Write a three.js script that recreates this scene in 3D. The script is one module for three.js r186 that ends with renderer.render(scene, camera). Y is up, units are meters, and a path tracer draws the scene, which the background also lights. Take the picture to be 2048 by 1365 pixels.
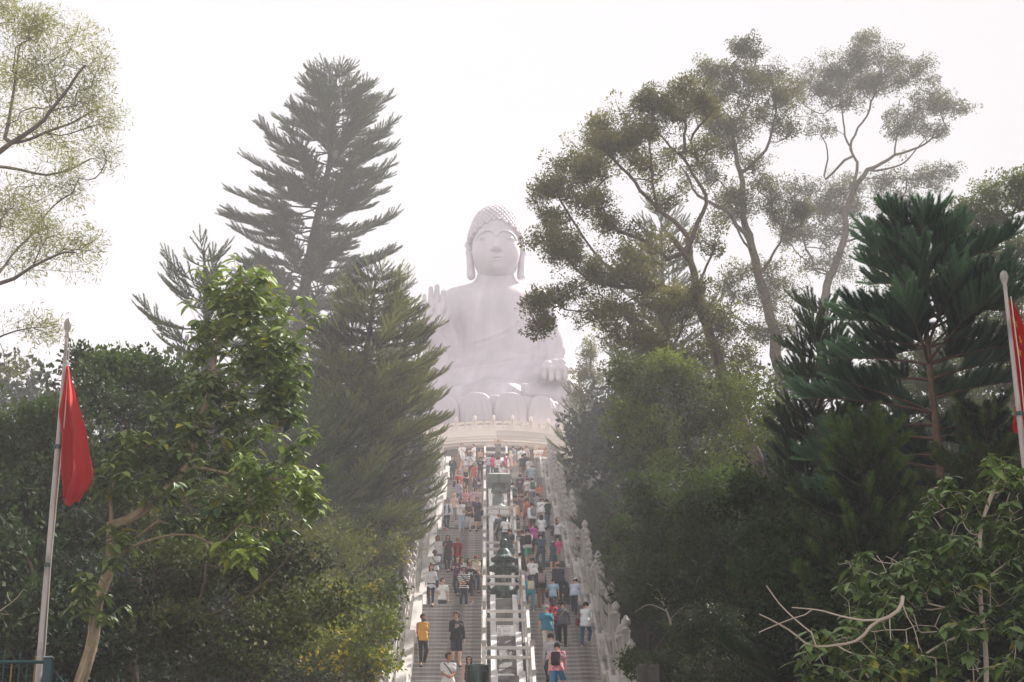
import * as THREE from 'three';
import { mergeGeometries, toCreasedNormals } from 'three/addons/utils/BufferGeometryUtils.js';
import { RoundedBoxGeometry } from 'three/addons/geometries/RoundedBoxGeometry.js';
import { ImprovedNoise } from 'three/addons/math/ImprovedNoise.js';

// ---------- camera, sky, sun, exposure, haze ----------
const scene = new THREE.Scene();
const EYE = 1.6, FPX = 3500, PITCH = Math.atan(0.35), YAW = 0.016;
const camera = new THREE.PerspectiveCamera(2 * Math.atan(682.5 / FPX) * 180 / Math.PI, 2048 / 1365, 0.5, 1500);
camera.position.set(0, EYE, 0);
camera.rotation.order = 'YXZ';
camera.rotation.set(PITCH, -YAW, 0);
camera.updateMatrixWorld(true);

const SKY = [0.418, 0.405, 0.416];
{
  const W = 64, H = 32, data = new Float32Array(W * H * 4);
  for (let j = 0; j < H; j++) for (let i = 0; i < W; i++) {
    const el = ((j + 0.5) / H - 0.5) * Math.PI, k = 1.04 - 0.12 * Math.max(0, Math.sin(el));
    data.set([SKY[0] * k, SKY[1] * k, SKY[2] * k, 1], (j * W + i) * 4);
  }
  const t = new THREE.DataTexture(data, W, H, THREE.RGBAFormat, THREE.FloatType);
  t.mapping = THREE.EquirectangularReflectionMapping; t.magFilter = THREE.LinearFilter; t.needsUpdate = true;
  scene.background = t; scene.environment = t;
}
const sun = new THREE.DirectionalLight(new THREE.Color(1, 0.95, 0.89), 5);
sun.position.set(0.58 * 200, 0.78 * 200, -0.54 * 200);
sun.castShadow = true; sun.shadow.radius = 2;
Object.assign(sun.shadow.camera, { left: -120, right: 120, top: 120, bottom: -120, near: 1, far: 600 });
sun.shadow.mapSize.set(4096, 4096);
scene.add(sun);
scene.fog = new THREE.FogExp2(new THREE.Color(0.99, 0.965, 0.99), 0.0018);

const renderer = new THREE.WebGLRenderer({ antialias: true });
renderer.setSize(1024, 682);
renderer.toneMapping = THREE.LinearToneMapping;
renderer.toneMappingExposure = 2.4;
renderer.shadowMap.enabled = true;

// ---------- helpers ----------
function RNG(seed) { let s = seed >>> 0; return () => { s = (s + 0x6d2b79f5) | 0; let t = Math.imul(s ^ (s >>> 15), 1 | s); t = (t + Math.imul(t ^ (t >>> 7), 61 | t)) ^ t; return ((t ^ (t >>> 14)) >>> 0) / 4294967296; }; }
const noise = new ImprovedNoise();
const V3 = THREE.Vector3;
const v = (x, y, z) => new V3(x, y, z);
const clamp = (x, a = 0, b = 1) => Math.min(b, Math.max(a, x));
const lerp = (a, b, t) => a + (b - a) * t;
const sstep = (a, b, x) => { const t = clamp((x - a) / (b - a)); return t * t * (3 - 2 * t); };
const UP = v(0, 1, 0);
// point on the line of sight through pixel (px, py) of the 2048 x 1365 photograph, D metres down the stair axis
function at(px, py, D) {
  const d = v((px - 1024) / FPX, (682.5 - py) / FPX, -1).applyQuaternion(camera.quaternion);
  return v(0, EYE, 0).addScaledVector(d, D / -d.z);
}
const camInv = camera.matrixWorld.clone().invert();
function pix(p) { const q = p.clone().applyMatrix4(camInv); return [1024 + FPX * q.x / -q.z, 682.5 - FPX * q.y / -q.z]; }

const taken = new Map();
function numbered(name) { const n = taken.get(name) || 0; taken.set(name, n + 1); return n ? name + '_' + String(n).padStart(3, '0') : name; }
function tag(o, label, category, group, kind) {
  if (label) o.userData.label = label; if (category) o.userData.category = category;
  if (group) o.userData.group = group; if (kind) o.userData.kind = kind; return o;
}
function thing(name, label, category, p = [0, 0, 0], turn = 0, group, kind) {
  const o = new THREE.Group(); o.name = numbered(name); scene.add(o);
  o.position.set(...(p.isVector3 ? p.toArray() : p)); o.rotation.y = turn;
  return tag(o, label, category, group, kind);
}
function mesh(name, geo, mat, parent = scene, kind) {
  if (Array.isArray(geo)) geo = merge(geo);
  const m = new THREE.Mesh(geo, mat); m.name = numbered(name); m.castShadow = m.receiveShadow = true;
  if (kind) m.userData.kind = kind; parent.add(m); return m;
}
function clean(g) {
  let q = g.index ? g.toNonIndexed() : g;
  for (const k of Object.keys(q.attributes)) if (!['position', 'normal', 'uv'].includes(k)) q.deleteAttribute(k);
  if (!q.attributes.normal) q.computeVertexNormals();
  if (!q.attributes.uv) q.setAttribute('uv', new THREE.BufferAttribute(new Float32Array(q.attributes.position.count * 2), 2));
  q.morphAttributes = {}; return q;
}
const merge = (list) => (list.length === 1 ? list[0] : mergeGeometries(list.map(clean)));
// uv in metres, by the axis that the face looks along
function metreUV(g) {
  if (g.index) g = g.toNonIndexed();
  const p = g.attributes.position, n = g.attributes.normal, uv = new Float32Array(p.count * 2);
  for (let i = 0; i < p.count; i++) {
    const ax = Math.abs(n.getX(i)), ay = Math.abs(n.getY(i)), az = Math.abs(n.getZ(i));
    const x = p.getX(i), y = p.getY(i), z = p.getZ(i);
    if (ay >= ax && ay >= az) { uv[2 * i] = x; uv[2 * i + 1] = z; } else if (ax >= az) { uv[2 * i] = z; uv[2 * i + 1] = y; } else { uv[2 * i] = x; uv[2 * i + 1] = y; }
  }
  g.setAttribute('uv', new THREE.BufferAttribute(uv, 2)); return g;
}
const bx = (w, h, d, x = 0, y = 0, z = 0) => metreUV(new THREE.BoxGeometry(w, h, d).translate(x, y, z));
const rbx = (w, h, d, r, x = 0, y = 0, z = 0, s = 1) => metreUV(new RoundedBoxGeometry(w, h, d, s, r).translate(x, y, z));
const lathe = (pts, n = 16) => new THREE.LatheGeometry(pts.map((q) => new THREE.Vector2(q[0], q[1])), n);
function tube(points, radii, sides = 6, closed = true) {   // tapered tube through points
  const n = points.length, pos = [], uv = [], idx = [];
  let t = points[1].clone().sub(points[0]).normalize();
  let a = Math.abs(t.y) > 0.9 ? v(1, 0, 0) : v(0, 1, 0); a = a.sub(t.clone().multiplyScalar(a.dot(t))).normalize();
  let len = 0;
  for (let i = 0; i < n; i++) {
    const t2 = points[Math.min(n - 1, i + 1)].clone().sub(points[Math.max(0, i - 1)]).normalize();
    a = a.sub(t2.clone().multiplyScalar(a.dot(t2))); if (a.lengthSq() < 1e-8) a = v(t2.y, t2.z, t2.x).cross(t2); a.normalize();
    const b = t2.clone().cross(a), r = Array.isArray(radii) ? radii[i] : radii;
    if (i) len += points[i].distanceTo(points[i - 1]);
    for (let k = 0; k <= sides; k++) {
      const th = k / sides * Math.PI * 2, c = Math.cos(th) * r, s = Math.sin(th) * r;
      pos.push(points[i].x + a.x * c + b.x * s, points[i].y + a.y * c + b.y * s, points[i].z + a.z * c + b.z * s);
      uv.push(k / sides * Math.max(1, Math.round(r * 6.28)), len);
    }
  }
  const w = sides + 1;
  for (let i = 0; i < n - 1; i++) for (let k = 0; k < sides; k++) { const p = i * w + k; idx.push(p, p + 1, p + w, p + 1, p + w + 1, p + w); }
  if (closed) for (const [i, f] of [[0, 1], [n - 1, -1]]) for (let k = 1; k < sides - 1; k++) { const p = i * w; f > 0 ? idx.push(p, p + k + 1, p + k) : idx.push(p, p + k, p + k + 1); }
  const g = new THREE.BufferGeometry();
  g.setAttribute('position', new THREE.Float32BufferAttribute(pos, 3)); g.setAttribute('uv', new THREE.Float32BufferAttribute(uv, 2)); g.setIndex(idx);
  g.computeVertexNormals(); return g;
}
function spline(pts, step) { const c = new THREE.CatmullRomCurve3(pts, false, 'centripetal'); return c.getSpacedPoints(Math.max(2, Math.round(c.getLength() / step))); }

// ---- smooth bodies: capsules [ax,ay,az, bx,by,bz, ra, rb] joined with a smooth minimum on a grid, then surface nets ----
function netsFromGrid(g, nx, ny, nz, mn, h) {
  const pos = [], idx = [], vid = new Int32Array(nx * ny * nz).fill(-1), sx = 1, sy = nx, sz = nx * ny;
  const E = [[0, 1], [2, 3], [4, 5], [6, 7], [0, 2], [1, 3], [4, 6], [5, 7], [0, 4], [1, 5], [2, 6], [3, 7]];
  const off = [0, sx, sy, sx + sy, sz, sx + sz, sy + sz, sx + sy + sz];
  for (let k = 0; k < nz - 1; k++) for (let j = 0; j < ny - 1; j++) for (let i = 0; i < nx - 1; i++) {
    const c = i + j * sy + k * sz; let m = 0;
    for (let q = 0; q < 8; q++) if (g[c + off[q]] < 0) m |= 1 << q;
    if (m === 0 || m === 255) continue;
    let X = 0, Y = 0, Z = 0, n = 0;
    for (const [a, b] of E) {
      if (((m >> a) & 1) === ((m >> b) & 1)) continue;
      const va = g[c + off[a]], vb = g[c + off[b]], t = va / (va - vb);
      X += lerp(a & 1, b & 1, t); Y += lerp((a >> 1) & 1, (b >> 1) & 1, t); Z += lerp(a >> 2, b >> 2, t); n++;
    }
    vid[c] = pos.length / 3; pos.push(mn[0] + (i + X / n) * h, mn[1] + (j + Y / n) * h, mn[2] + (k + Z / n) * h);
  }
  const quad = (a, b, c, d, f) => { if (a < 0 || b < 0 || c < 0 || d < 0) return; f ? idx.push(a, b, c, a, c, d) : idx.push(a, c, b, a, d, c); };
  for (let k = 1; k < nz - 1; k++) for (let j = 1; j < ny - 1; j++) for (let i = 1; i < nx - 1; i++) {
    const c = i + j * sy + k * sz, s = g[c] < 0;
    if (s !== g[c + sx] < 0) quad(vid[c - sy - sz], vid[c - sz], vid[c], vid[c - sy], s);
    if (s !== g[c + sy] < 0) quad(vid[c - sx - sz], vid[c - sx], vid[c], vid[c - sz], s);
    if (s !== g[c + sz] < 0) quad(vid[c - sx - sy], vid[c - sy], vid[c], vid[c - sx], s);
  }
  const geo = new THREE.BufferGeometry();
  geo.setAttribute('position', new THREE.Float32BufferAttribute(pos, 3)); geo.setIndex(idx); geo.computeVertexNormals();
  const uv = new Float32Array(pos.length / 3 * 2);
  for (let i = 0; i < pos.length / 3; i++) { uv[2 * i] = pos[3 * i] + 0.6 * pos[3 * i + 2]; uv[2 * i + 1] = pos[3 * i + 1]; }
  geo.setAttribute('uv', new THREE.BufferAttribute(uv, 2)); return geo;
}
function blob(prims, h, k = 0.03, cut) {
  const mn = [1e9, 1e9, 1e9], mx = [-1e9, -1e9, -1e9];
  for (const p of prims) { const r = Math.max(p[6], p[7]); for (let a = 0; a < 3; a++) { mn[a] = Math.min(mn[a], p[a] - r, p[3 + a] - r); mx[a] = Math.max(mx[a], p[a] + r, p[3 + a] + r); } }
  for (let a = 0; a < 3; a++) { mn[a] -= 2.5 * h + k * 0.3; mx[a] += 2.5 * h + k * 0.3; }
  const nx = Math.ceil((mx[0] - mn[0]) / h) + 1, ny = Math.ceil((mx[1] - mn[1]) / h) + 1, nz = Math.ceil((mx[2] - mn[2]) / h) + 1;
  const g = new Float32Array(nx * ny * nz).fill(k + 3 * h);
  for (const p of prims) {
    const [ax, ay, az, bx_, by, bz, ra, rb] = p, ux = bx_ - ax, uy = by - ay, uz = bz - az, L2 = ux * ux + uy * uy + uz * uz || 1e-9, R = Math.max(ra, rb) + k + 2 * h;
    const lo = [0, 1, 2].map((a) => Math.max(0, Math.floor((Math.min(p[a], p[3 + a]) - R - mn[a]) / h))), n = [nx, ny, nz], hi = [0, 1, 2].map((a) => Math.min(n[a] - 1, Math.ceil((Math.max(p[a], p[3 + a]) + R - mn[a]) / h)));
    for (let c = lo[2]; c <= hi[2]; c++) for (let b = lo[1]; b <= hi[1]; b++) for (let a = lo[0]; a <= hi[0]; a++) {
      const x = mn[0] + a * h - ax, y = mn[1] + b * h - ay, z = mn[2] + c * h - az;
      let t = (x * ux + y * uy + z * uz) / L2; t = t < 0 ? 0 : t > 1 ? 1 : t;
      const dx = x - ux * t, dy = y - uy * t, dz = z - uz * t, d = Math.sqrt(dx * dx + dy * dy + dz * dz) - (ra + (rb - ra) * t);
      const o = a + b * nx + c * nx * ny, e = g[o], m = k - Math.abs(d - e);
      g[o] = m > 0 ? Math.min(d, e) - m * m / (4 * k) : Math.min(d, e);
    }
  }
  if (cut) for (let c = 0, o = 0; c < nz; c++) for (let b = 0; b < ny; b++) for (let a = 0; a < nx; a++, o++) if (g[o] < 2 * h) g[o] = Math.max(g[o], cut(mn[0] + a * h, mn[1] + b * h, mn[2] + c * h));
  return netsFromGrid(g, nx, ny, nz, mn, h);
}
function fieldMesh(f, mn, mx, h) {
  const n = [0, 1, 2].map((a) => Math.ceil((mx[a] - mn[a]) / h) + 1), g = new Float32Array(n[0] * n[1] * n[2]);
  for (let c = 0, o = 0; c < n[2]; c++) for (let b = 0; b < n[1]; b++) for (let a = 0; a < n[0]; a++, o++) g[o] = f(mn[0] + a * h, mn[1] + b * h, mn[2] + c * h);
  return netsFromGrid(g, ...n, mn, h);
}

// ---------- procedural textures and materials ----------
function lattice(seed, n) { const r = RNG(seed), a = new Float32Array(n * n); for (let i = 0; i < a.length; i++) a[i] = r(); return a; }
function tileNoise(seed) {   // tileable fractal value noise on [0,1)^2
  const L = [4, 8, 16, 32, 64].map((n, i) => [n, lattice(seed + i * 17, n)]);
  return (x, y, fx = 1, fy = 1, oct = 5) => {
    let s = 0, amp = 0.5, tot = 0;
    for (let o = 0; o < oct; o++) {
      const [n, a] = L[o], X = (x * fx * n), Y = (y * fy * n), i = Math.floor(X), j = Math.floor(Y), u = X - i, w = Y - j, uu = u * u * (3 - 2 * u), ww = w * w * (3 - 2 * w);
      const q = (p, r) => a[((p % n) + n) % n + (((r % n) + n) % n) * n];
      s += amp * lerp(lerp(q(i, j), q(i + 1, j), uu), lerp(q(i, j + 1), q(i + 1, j + 1), uu), ww); tot += amp; amp *= 0.55;
    }
    return s / tot;
  };
}
function dataTex(size, fn, metres, color = true) {   // fn(u, v) -> [r,g,b] in 0..1 sRGB
  const d = new Uint8Array(size * size * 4);
  for (let j = 0; j < size; j++) for (let i = 0; i < size; i++) { const c = fn(i / size, j / size), o = (j * size + i) * 4; for (let a = 0; a < 3; a++) d[o + a] = clamp(c[a]) * 255; d[o + 3] = 255; }
  const t = new THREE.DataTexture(d, size, size); t.magFilter = t.minFilter = THREE.LinearFilter; t.wrapS = t.wrapT = THREE.RepeatWrapping;
  if (color) t.colorSpace = THREE.SRGBColorSpace; t.repeat.set(1 / metres, 1 / metres); t.needsUpdate = true; return t;
}
const N1 = tileNoise(11), N2 = tileNoise(77), N3 = tileNoise(401);
const grey = (g, tint = [1, 1, 1]) => tint.map((t) => g * t);
const stoneTex = dataTex(512, (x, y) => {
  const st = N1(x, y, 3, 0.25), bl = N2(x, y), sp = N3(x, y, 2, 2, 5);
  const g = 0.80 - 0.34 * sstep(0.5, 0.85, st) - 0.22 * sstep(0.5, 0.8, bl) + 0.10 * (sp - 0.5); return grey(g, [1, 0.985, 0.965]);
}, 3.1);
const stoneBump = dataTex(256, (x, y) => grey(0.5 + 0.5 * (N3(x, y, 2, 2) - 0.5) + 0.3 * (N2(x, y) - 0.5)), 1.3, false);
const stepTex = dataTex(512, (x, y) => {
  const fine = N1(x, y, 4, 0.5), st = N2(x, y, 1, 1), wear = N3(x, y, 1, 2);
  return grey(0.71 + 0.26 * (fine - 0.5) - 0.16 * sstep(0.48, 0.72, st) + 0.12 * sstep(0.55, 0.8, wear), [1.0, 0.985, 0.975]);
}, 2.3);
const whiteTex = dataTex(256, (x, y) => grey(0.93 - 0.16 * sstep(0.52, 0.8, N1(x, y, 2, 0.5)) - 0.12 * sstep(0.55, 0.8, N2(x, y)), [1, 0.99, 0.975]), 2.7);
const barkTex = dataTex(256, (x, y) => { const a = N1(x, y, 4, 0.5), b = N2(x, y, 1, 2); return grey(0.62 + 0.5 * (a - 0.5) + 0.4 * (b - 0.5), [1, 0.95, 0.88]); }, 1);
const barkBump = dataTex(256, (x, y) => grey(N1(x, y, 4, 0.5)), 1, false);
const bronzeTex = dataTex(256, (x, y) => { const a = sstep(0.4, 0.68, N1(x, y, 2, 1)), b = N3(x, y); return [lerp(0.17, 0.36, a) + 0.14 * (b - 0.5), lerp(0.2, 0.47, a) + 0.14 * (b - 0.5), lerp(0.19, 0.43, a) + 0.14 * (b - 0.5)]; }, 1.2);
const statueTex = dataTex(512, (x, y) => { const a = N1(x, y, 2, 0.5), b = N2(x, y); return grey(0.79 + 0.14 * (a - 0.5) + 0.12 * (b - 0.5), [1.0, 0.955, 0.985]); }, 9);
const groundTex = dataTex(256, (x, y) => { const a = N1(x, y), b = N2(x, y, 2, 2); return [0.2 + 0.2 * (a - 0.5), 0.19 + 0.16 * (b - 0.5), 0.13 + 0.1 * (a - 0.5)]; }, 4);
const std = (o) => new THREE.MeshStandardMaterial({ roughness: 0.8, ...o });
const C_ = (r, g, b) => new THREE.Color().setRGB(r, g, b);
const M = {
  stone: std({ map: stoneTex, bumpMap: stoneBump, bumpScale: 0.012, color: 0xf2efec }),
  paleStone: std({ map: whiteTex, color: 0xffffff, roughness: 0.7 }),
  greySlab: std({ map: stepTex, color: 0xa5a19e }),
  step: std({ map: stepTex, bumpMap: stoneBump, bumpScale: 0.006, color: 0xffffff, vertexColors: true }),
  whiteStone: std({ color: 0xf4efec, map: whiteTex, roughness: 0.65 }),
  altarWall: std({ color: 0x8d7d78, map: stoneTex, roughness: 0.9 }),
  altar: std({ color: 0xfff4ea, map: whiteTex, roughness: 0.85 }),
  bark: std({ map: barkTex, bumpMap: barkBump, bumpScale: 0.02, color: 0x9a8d7c, roughness: 0.95 }),
  darkBark: std({ map: barkTex, bumpMap: barkBump, bumpScale: 0.02, color: 0x6d645c, roughness: 0.95 }),
  paleBark: std({ map: barkTex, bumpMap: barkBump, bumpScale: 0.015, color: 0xe8d8bd, roughness: 0.95 }),
  redBark: std({ map: barkTex, bumpMap: barkBump, bumpScale: 0.02, color: 0xa5887c, roughness: 0.9 }),
  bareTwig: std({ color: C_(0.5, 0.42, 0.34), roughness: 0.9 }),
  bronze: std({ map: bronzeTex, metalness: 0.35, roughness: 0.55, color: 0xffffff, bumpMap: stoneBump, bumpScale: 0.01 }),
  hazedBronze: std({ color: C_(0.3, 0.34, 0.32), map: whiteTex, metalness: 0.2, roughness: 0.6 }),  // bronze lightened and greyed, with distance haze put into its colour
  statue: std({ map: statueTex, metalness: 0.25, roughness: 0.5, color: 0xffffff }),
  ground: std({ map: groundTex, color: 0x8a8a80, roughness: 1 }),
  paving: std({ map: stepTex, color: 0xcfc8c2 }),
};
// ---------- stair profile: [distance, height] of each landing's front edge ----------
const EDGES = [[31, 0], [37.4, 2.4], [43.6, 4.8], [50, 7.28], [56.2, 9.7], [62.26, 12.01], [69.29, 14.72], [77.99, 18.07], [89.38, 22.46], [101.38, 27.08], [112.86, 31.5], [121.8, 34.95]];
const TREAD = 0.32, XL = -2.45, XR = 3.95, DIV = [0, 1.55];
const flights = [];
for (let i = 0; i < EDGES.length - 1; i++) {
  const [d0, y0] = EDGES[i], [d1, y1] = EDGES[i + 1], n = Math.round((y1 - y0) / 0.2), L = d1 - d0 - (n - 1) * TREAD;
  flights.push({ d0, y0, d1, y1, n, L, r: (y1 - y0) / n });
}
function stairY(D) {
  if (D >= 121.8) return 34.95;
  for (const f of flights) if (D >= f.d0 && D < f.d1) { const k = Math.floor((D - f.d0 - f.L) / TREAD); return f.y0 + (k < 0 ? 0 : (k + 1) * f.r); }
  return 0;
}
function slopeY(D) { // nosing line
  if (D >= 121.8) return 34.95;
  for (const f of flights) if (D >= f.d0 && D < f.d1) { const t = (D - f.d0 - f.L) / (f.d1 - f.d0 - f.L); return t < 0 ? f.y0 : f.y0 + f.r + t * (f.y1 - f.y0 - f.r); }
  return 0;
}
const meanY = (D) => Math.max(0, 0.385 * D - 11.96);
// ---------- ground ----------
function groundY(x, D) {
  let y = D < 121 ? meanY(D) : 34.55;
  if (D > 150) y = lerp(34.55, 30, sstep(150, 240, D));
  const side = Math.max(XL - 1 - x, x - XR - 1, 0);
  const bank = 2.9 * sstep(0.3, 4.5, side) * sstep(11, 19, D) * (1 - sstep(96, 120, D));
  const under = side <= 0 ? -1.0 * sstep(20, 34, D) : -1.0 * sstep(20, 34, D) * (1 - sstep(0, 1.2, side));
  return y + bank + under + 0.35 * noise.noise(x * 0.23, D * 0.23, 3.1) * sstep(9, 16, D) * sstep(0, 2, side) - 0.02 * Math.max(0, Math.abs(x) - 30);
}
{
  const xs = [], ds = [];
  for (let x = -150; x <= 150; x += Math.abs(x) < 20 ? 0.8 : 5) xs.push(x);
  for (let d = -60; d <= 330; d += d < 8 ? 6 : d < 140 ? 1 : 6) ds.push(d);
  const pos = [], uv = [], idx = [], w = xs.length;
  for (const d of ds) for (const x of xs) { pos.push(x, groundY(x, d), -d); uv.push(x, d); }
  for (let j = 0; j < ds.length - 1; j++) for (let i = 0; i < w - 1; i++) { const p = j * w + i; idx.push(p, p + 1, p + w, p + 1, p + w + 1, p + w); }
  const g = new THREE.BufferGeometry(); g.setAttribute('position', new THREE.Float32BufferAttribute(pos, 3)); g.setAttribute('uv', new THREE.Float32BufferAttribute(uv, 2)); g.setIndex(idx); g.computeVertexNormals();
  mesh('hillside', g, M.ground, scene, 'structure');
  mesh('plaza', bx(60, 0.1, 60, 1, -0.03, 2), M.paving, scene, 'structure');
}
// ---------- steps and landings ----------
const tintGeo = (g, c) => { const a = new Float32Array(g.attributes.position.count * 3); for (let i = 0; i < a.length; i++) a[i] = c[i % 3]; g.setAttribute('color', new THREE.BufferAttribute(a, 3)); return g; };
{
  const stair = thing('staircase', 'long grey stone staircase climbing to the statue, split by a white divider', 'staircase', [0, 0, 0], 0, null, 'structure');
  const W = XR - XL, cx = (XL + XR) / 2, rs = RNG(5);
  const variants = [];
  for (let q = 0; q < 6; q++) {   // a step of stone blocks with open joints, each with an overhanging nosing, its lit edge painted in as a paler tint
    const parts = [], cuts = [0]; let s = 0;
    while (s < W - 1.1) { s += 0.95 + 0.5 * rs(); cuts.push(Math.min(s, W)); } cuts[cuts.length - 1] = W;
    for (let i = 0; i < cuts.length - 1; i++) {
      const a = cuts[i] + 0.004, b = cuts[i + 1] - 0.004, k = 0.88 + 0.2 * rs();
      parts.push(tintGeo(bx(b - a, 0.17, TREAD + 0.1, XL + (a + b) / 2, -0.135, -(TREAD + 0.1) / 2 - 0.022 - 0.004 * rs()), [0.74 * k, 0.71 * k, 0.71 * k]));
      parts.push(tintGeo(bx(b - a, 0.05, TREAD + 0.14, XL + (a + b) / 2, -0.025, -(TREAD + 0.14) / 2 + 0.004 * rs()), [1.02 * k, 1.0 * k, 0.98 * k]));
    }
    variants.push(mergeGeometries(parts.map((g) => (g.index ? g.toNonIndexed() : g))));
  }
  for (const f of flights) {
    if (f.L > 0) {
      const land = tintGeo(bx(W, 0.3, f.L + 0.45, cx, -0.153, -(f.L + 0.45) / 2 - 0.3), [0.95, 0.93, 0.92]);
      mesh('landing', land, M.step, stair).position.set(0, f.y0, -f.d0);
    }
    for (let k = 1; k <= f.n; k++) {
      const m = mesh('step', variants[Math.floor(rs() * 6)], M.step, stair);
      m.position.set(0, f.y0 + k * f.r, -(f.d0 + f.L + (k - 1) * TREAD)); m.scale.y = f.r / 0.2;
    }
  }
}
// ---------- side balustrades ----------
const knots = []; // the line that balustrades follow
for (const f of flights) { knots.push([f.d0, f.y0]); if (f.L > 0.3) knots.push([f.d0 + f.L - 0.15, f.y0]); }
knots.push([121.8, 34.95]);
function slopedBar(x0, x1, dA, yA, dB, yB, h0, h1) {   // prism between two distances, h0..h1 above the line
  const g = new THREE.BufferGeometry(), P = [];
  for (const [d, y] of [[dA, yA], [dB, yB]]) for (const h of [h0, h1]) for (const x of [x0, x1]) P.push([x, y + h, -d]);
  const q = [[0, 1, 3, 2], [5, 4, 6, 7], [2, 3, 7, 6], [4, 5, 1, 0], [1, 5, 7, 3], [4, 0, 2, 6]], pos = [];
  for (const [a, b, c, d] of q) pos.push(...P[a], ...P[b], ...P[c], ...P[a], ...P[c], ...P[d]);
  g.setAttribute('position', new THREE.Float32BufferAttribute(pos, 3)); g.computeVertexNormals(); return metreUV(g);
}
const finialGeo = lathe([[0.001, -0.02], [0.12, -0.02], [0.135, 0.03], [0.10, 0.07], [0.095, 0.1], [0.14, 0.14], [0.155, 0.2], [0.15, 0.27], [0.115, 0.32], [0.07, 0.345], [0.075, 0.37], [0.05, 0.41], [0.001, 0.44]], 12);
const postGeo = merge([bx(0.25, 1.28, 0.25, 0, 0.64, 0), bx(0.17, 0.8, 0.262, 0, 0.66, 0), bx(0.262, 0.8, 0.17, 0, 0.66, 0), bx(0.3, 0.07, 0.3, 0, 1.315, 0)]);
function panelGeo(len, dy) { // carved panel: solid foot, two piers and a scalloped bridge, sheared to the slope
  const w = len, s = new THREE.Shape(); s.moveTo(-w / 2, 0); s.lineTo(w / 2, 0); s.lineTo(w / 2, 0.72); s.lineTo(-w / 2, 0.72); s.closePath();
  for (const c of [-w / 4 + 0.02, w / 4 - 0.02]) { const h = new THREE.Path(); h.absellipse(c, 0.53, w * 0.17, 0.1, 0, Math.PI * 2, true); s.holes.push(h); }
  const g = new THREE.ExtrudeGeometry(s, { depth: 0.12, bevelEnabled: true, bevelSize: 0.008, bevelThickness: 0.008, bevelSegments: 1, curveSegments: 5 }).translate(0, 0, -0.06).rotateY(Math.PI / 2);
  const p = g.attributes.position; for (let i = 0; i < p.count; i++) p.setY(i, p.getY(i) - p.getZ(i) / w * dy); g.computeVertexNormals(); return metreUV(g);
}
function balustrade(label, x, out) {
  const b = thing('balustrade', label, 'balustrade', [0, 0, 0], 0, null);
  const inner = out > 0 ? [x, x + 0.34] : [x - 0.34, x], cx = x + out * 0.62;
  for (let i = 0; i < knots.length - 1; i++) {
    const [dA, yA] = knots[i], [dB, yB] = knots[i + 1]; if (dB < 50.5) continue;
    const flat = yA === yB, gap = 0.004;
    mesh('kerb_slope', slopedBar(inner[0], inner[1], dA + gap, yA + (flat ? 0 : 0.2), dB - gap, yB + (flat ? 0 : 0.0), -0.7, flat ? 0.42 : 0.46), M.stone, b);
    mesh('plinth', slopedBar(cx - 0.26, cx + 0.26, dA + gap, yA, dB - gap, yB, -1.6, 0.4), M.stone, b);
    const n = Math.max(1, Math.round((dB - dA) / 1.5)), st = (dB - dA) / n, pg = panelGeo(st - 0.27, (yB - yA) / n * (st - 0.27) / st), up = (yB - yA) / n;
    for (let k = 0; k < n; k++) {
      const d = dA + k * st, y = yA + k * up;
      const p = mesh('post', postGeo, M.stone, b); p.position.set(cx, y + 0.36, -d); if (!flat) p.scale.y = 1.1;
      const f = mesh('finial', finialGeo, M.stone, p); f.position.y = 1.37; f.scale.y = flat ? 1.1 : 1;
      mesh('panel', pg, M.stone, b).position.set(cx, y + up / 2 + 0.41, -(d + st / 2));
      mesh('handrail', slopedBar(cx - 0.1, cx + 0.1, d + 0.14, y + up * 0.14 / st, d + st - 0.14, y + up * (1 - 0.14 / st), 1.14, 1.3), M.stone, b);
    }
  }
}
balustrade('weathered stone balustrade with bud finials along the right edge of the stairs, beside dark trees', XR, 1);
balustrade('weathered stone balustrade with bud finials on the left edge of the stairs, beside yellow leaves', XL, -1);
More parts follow.
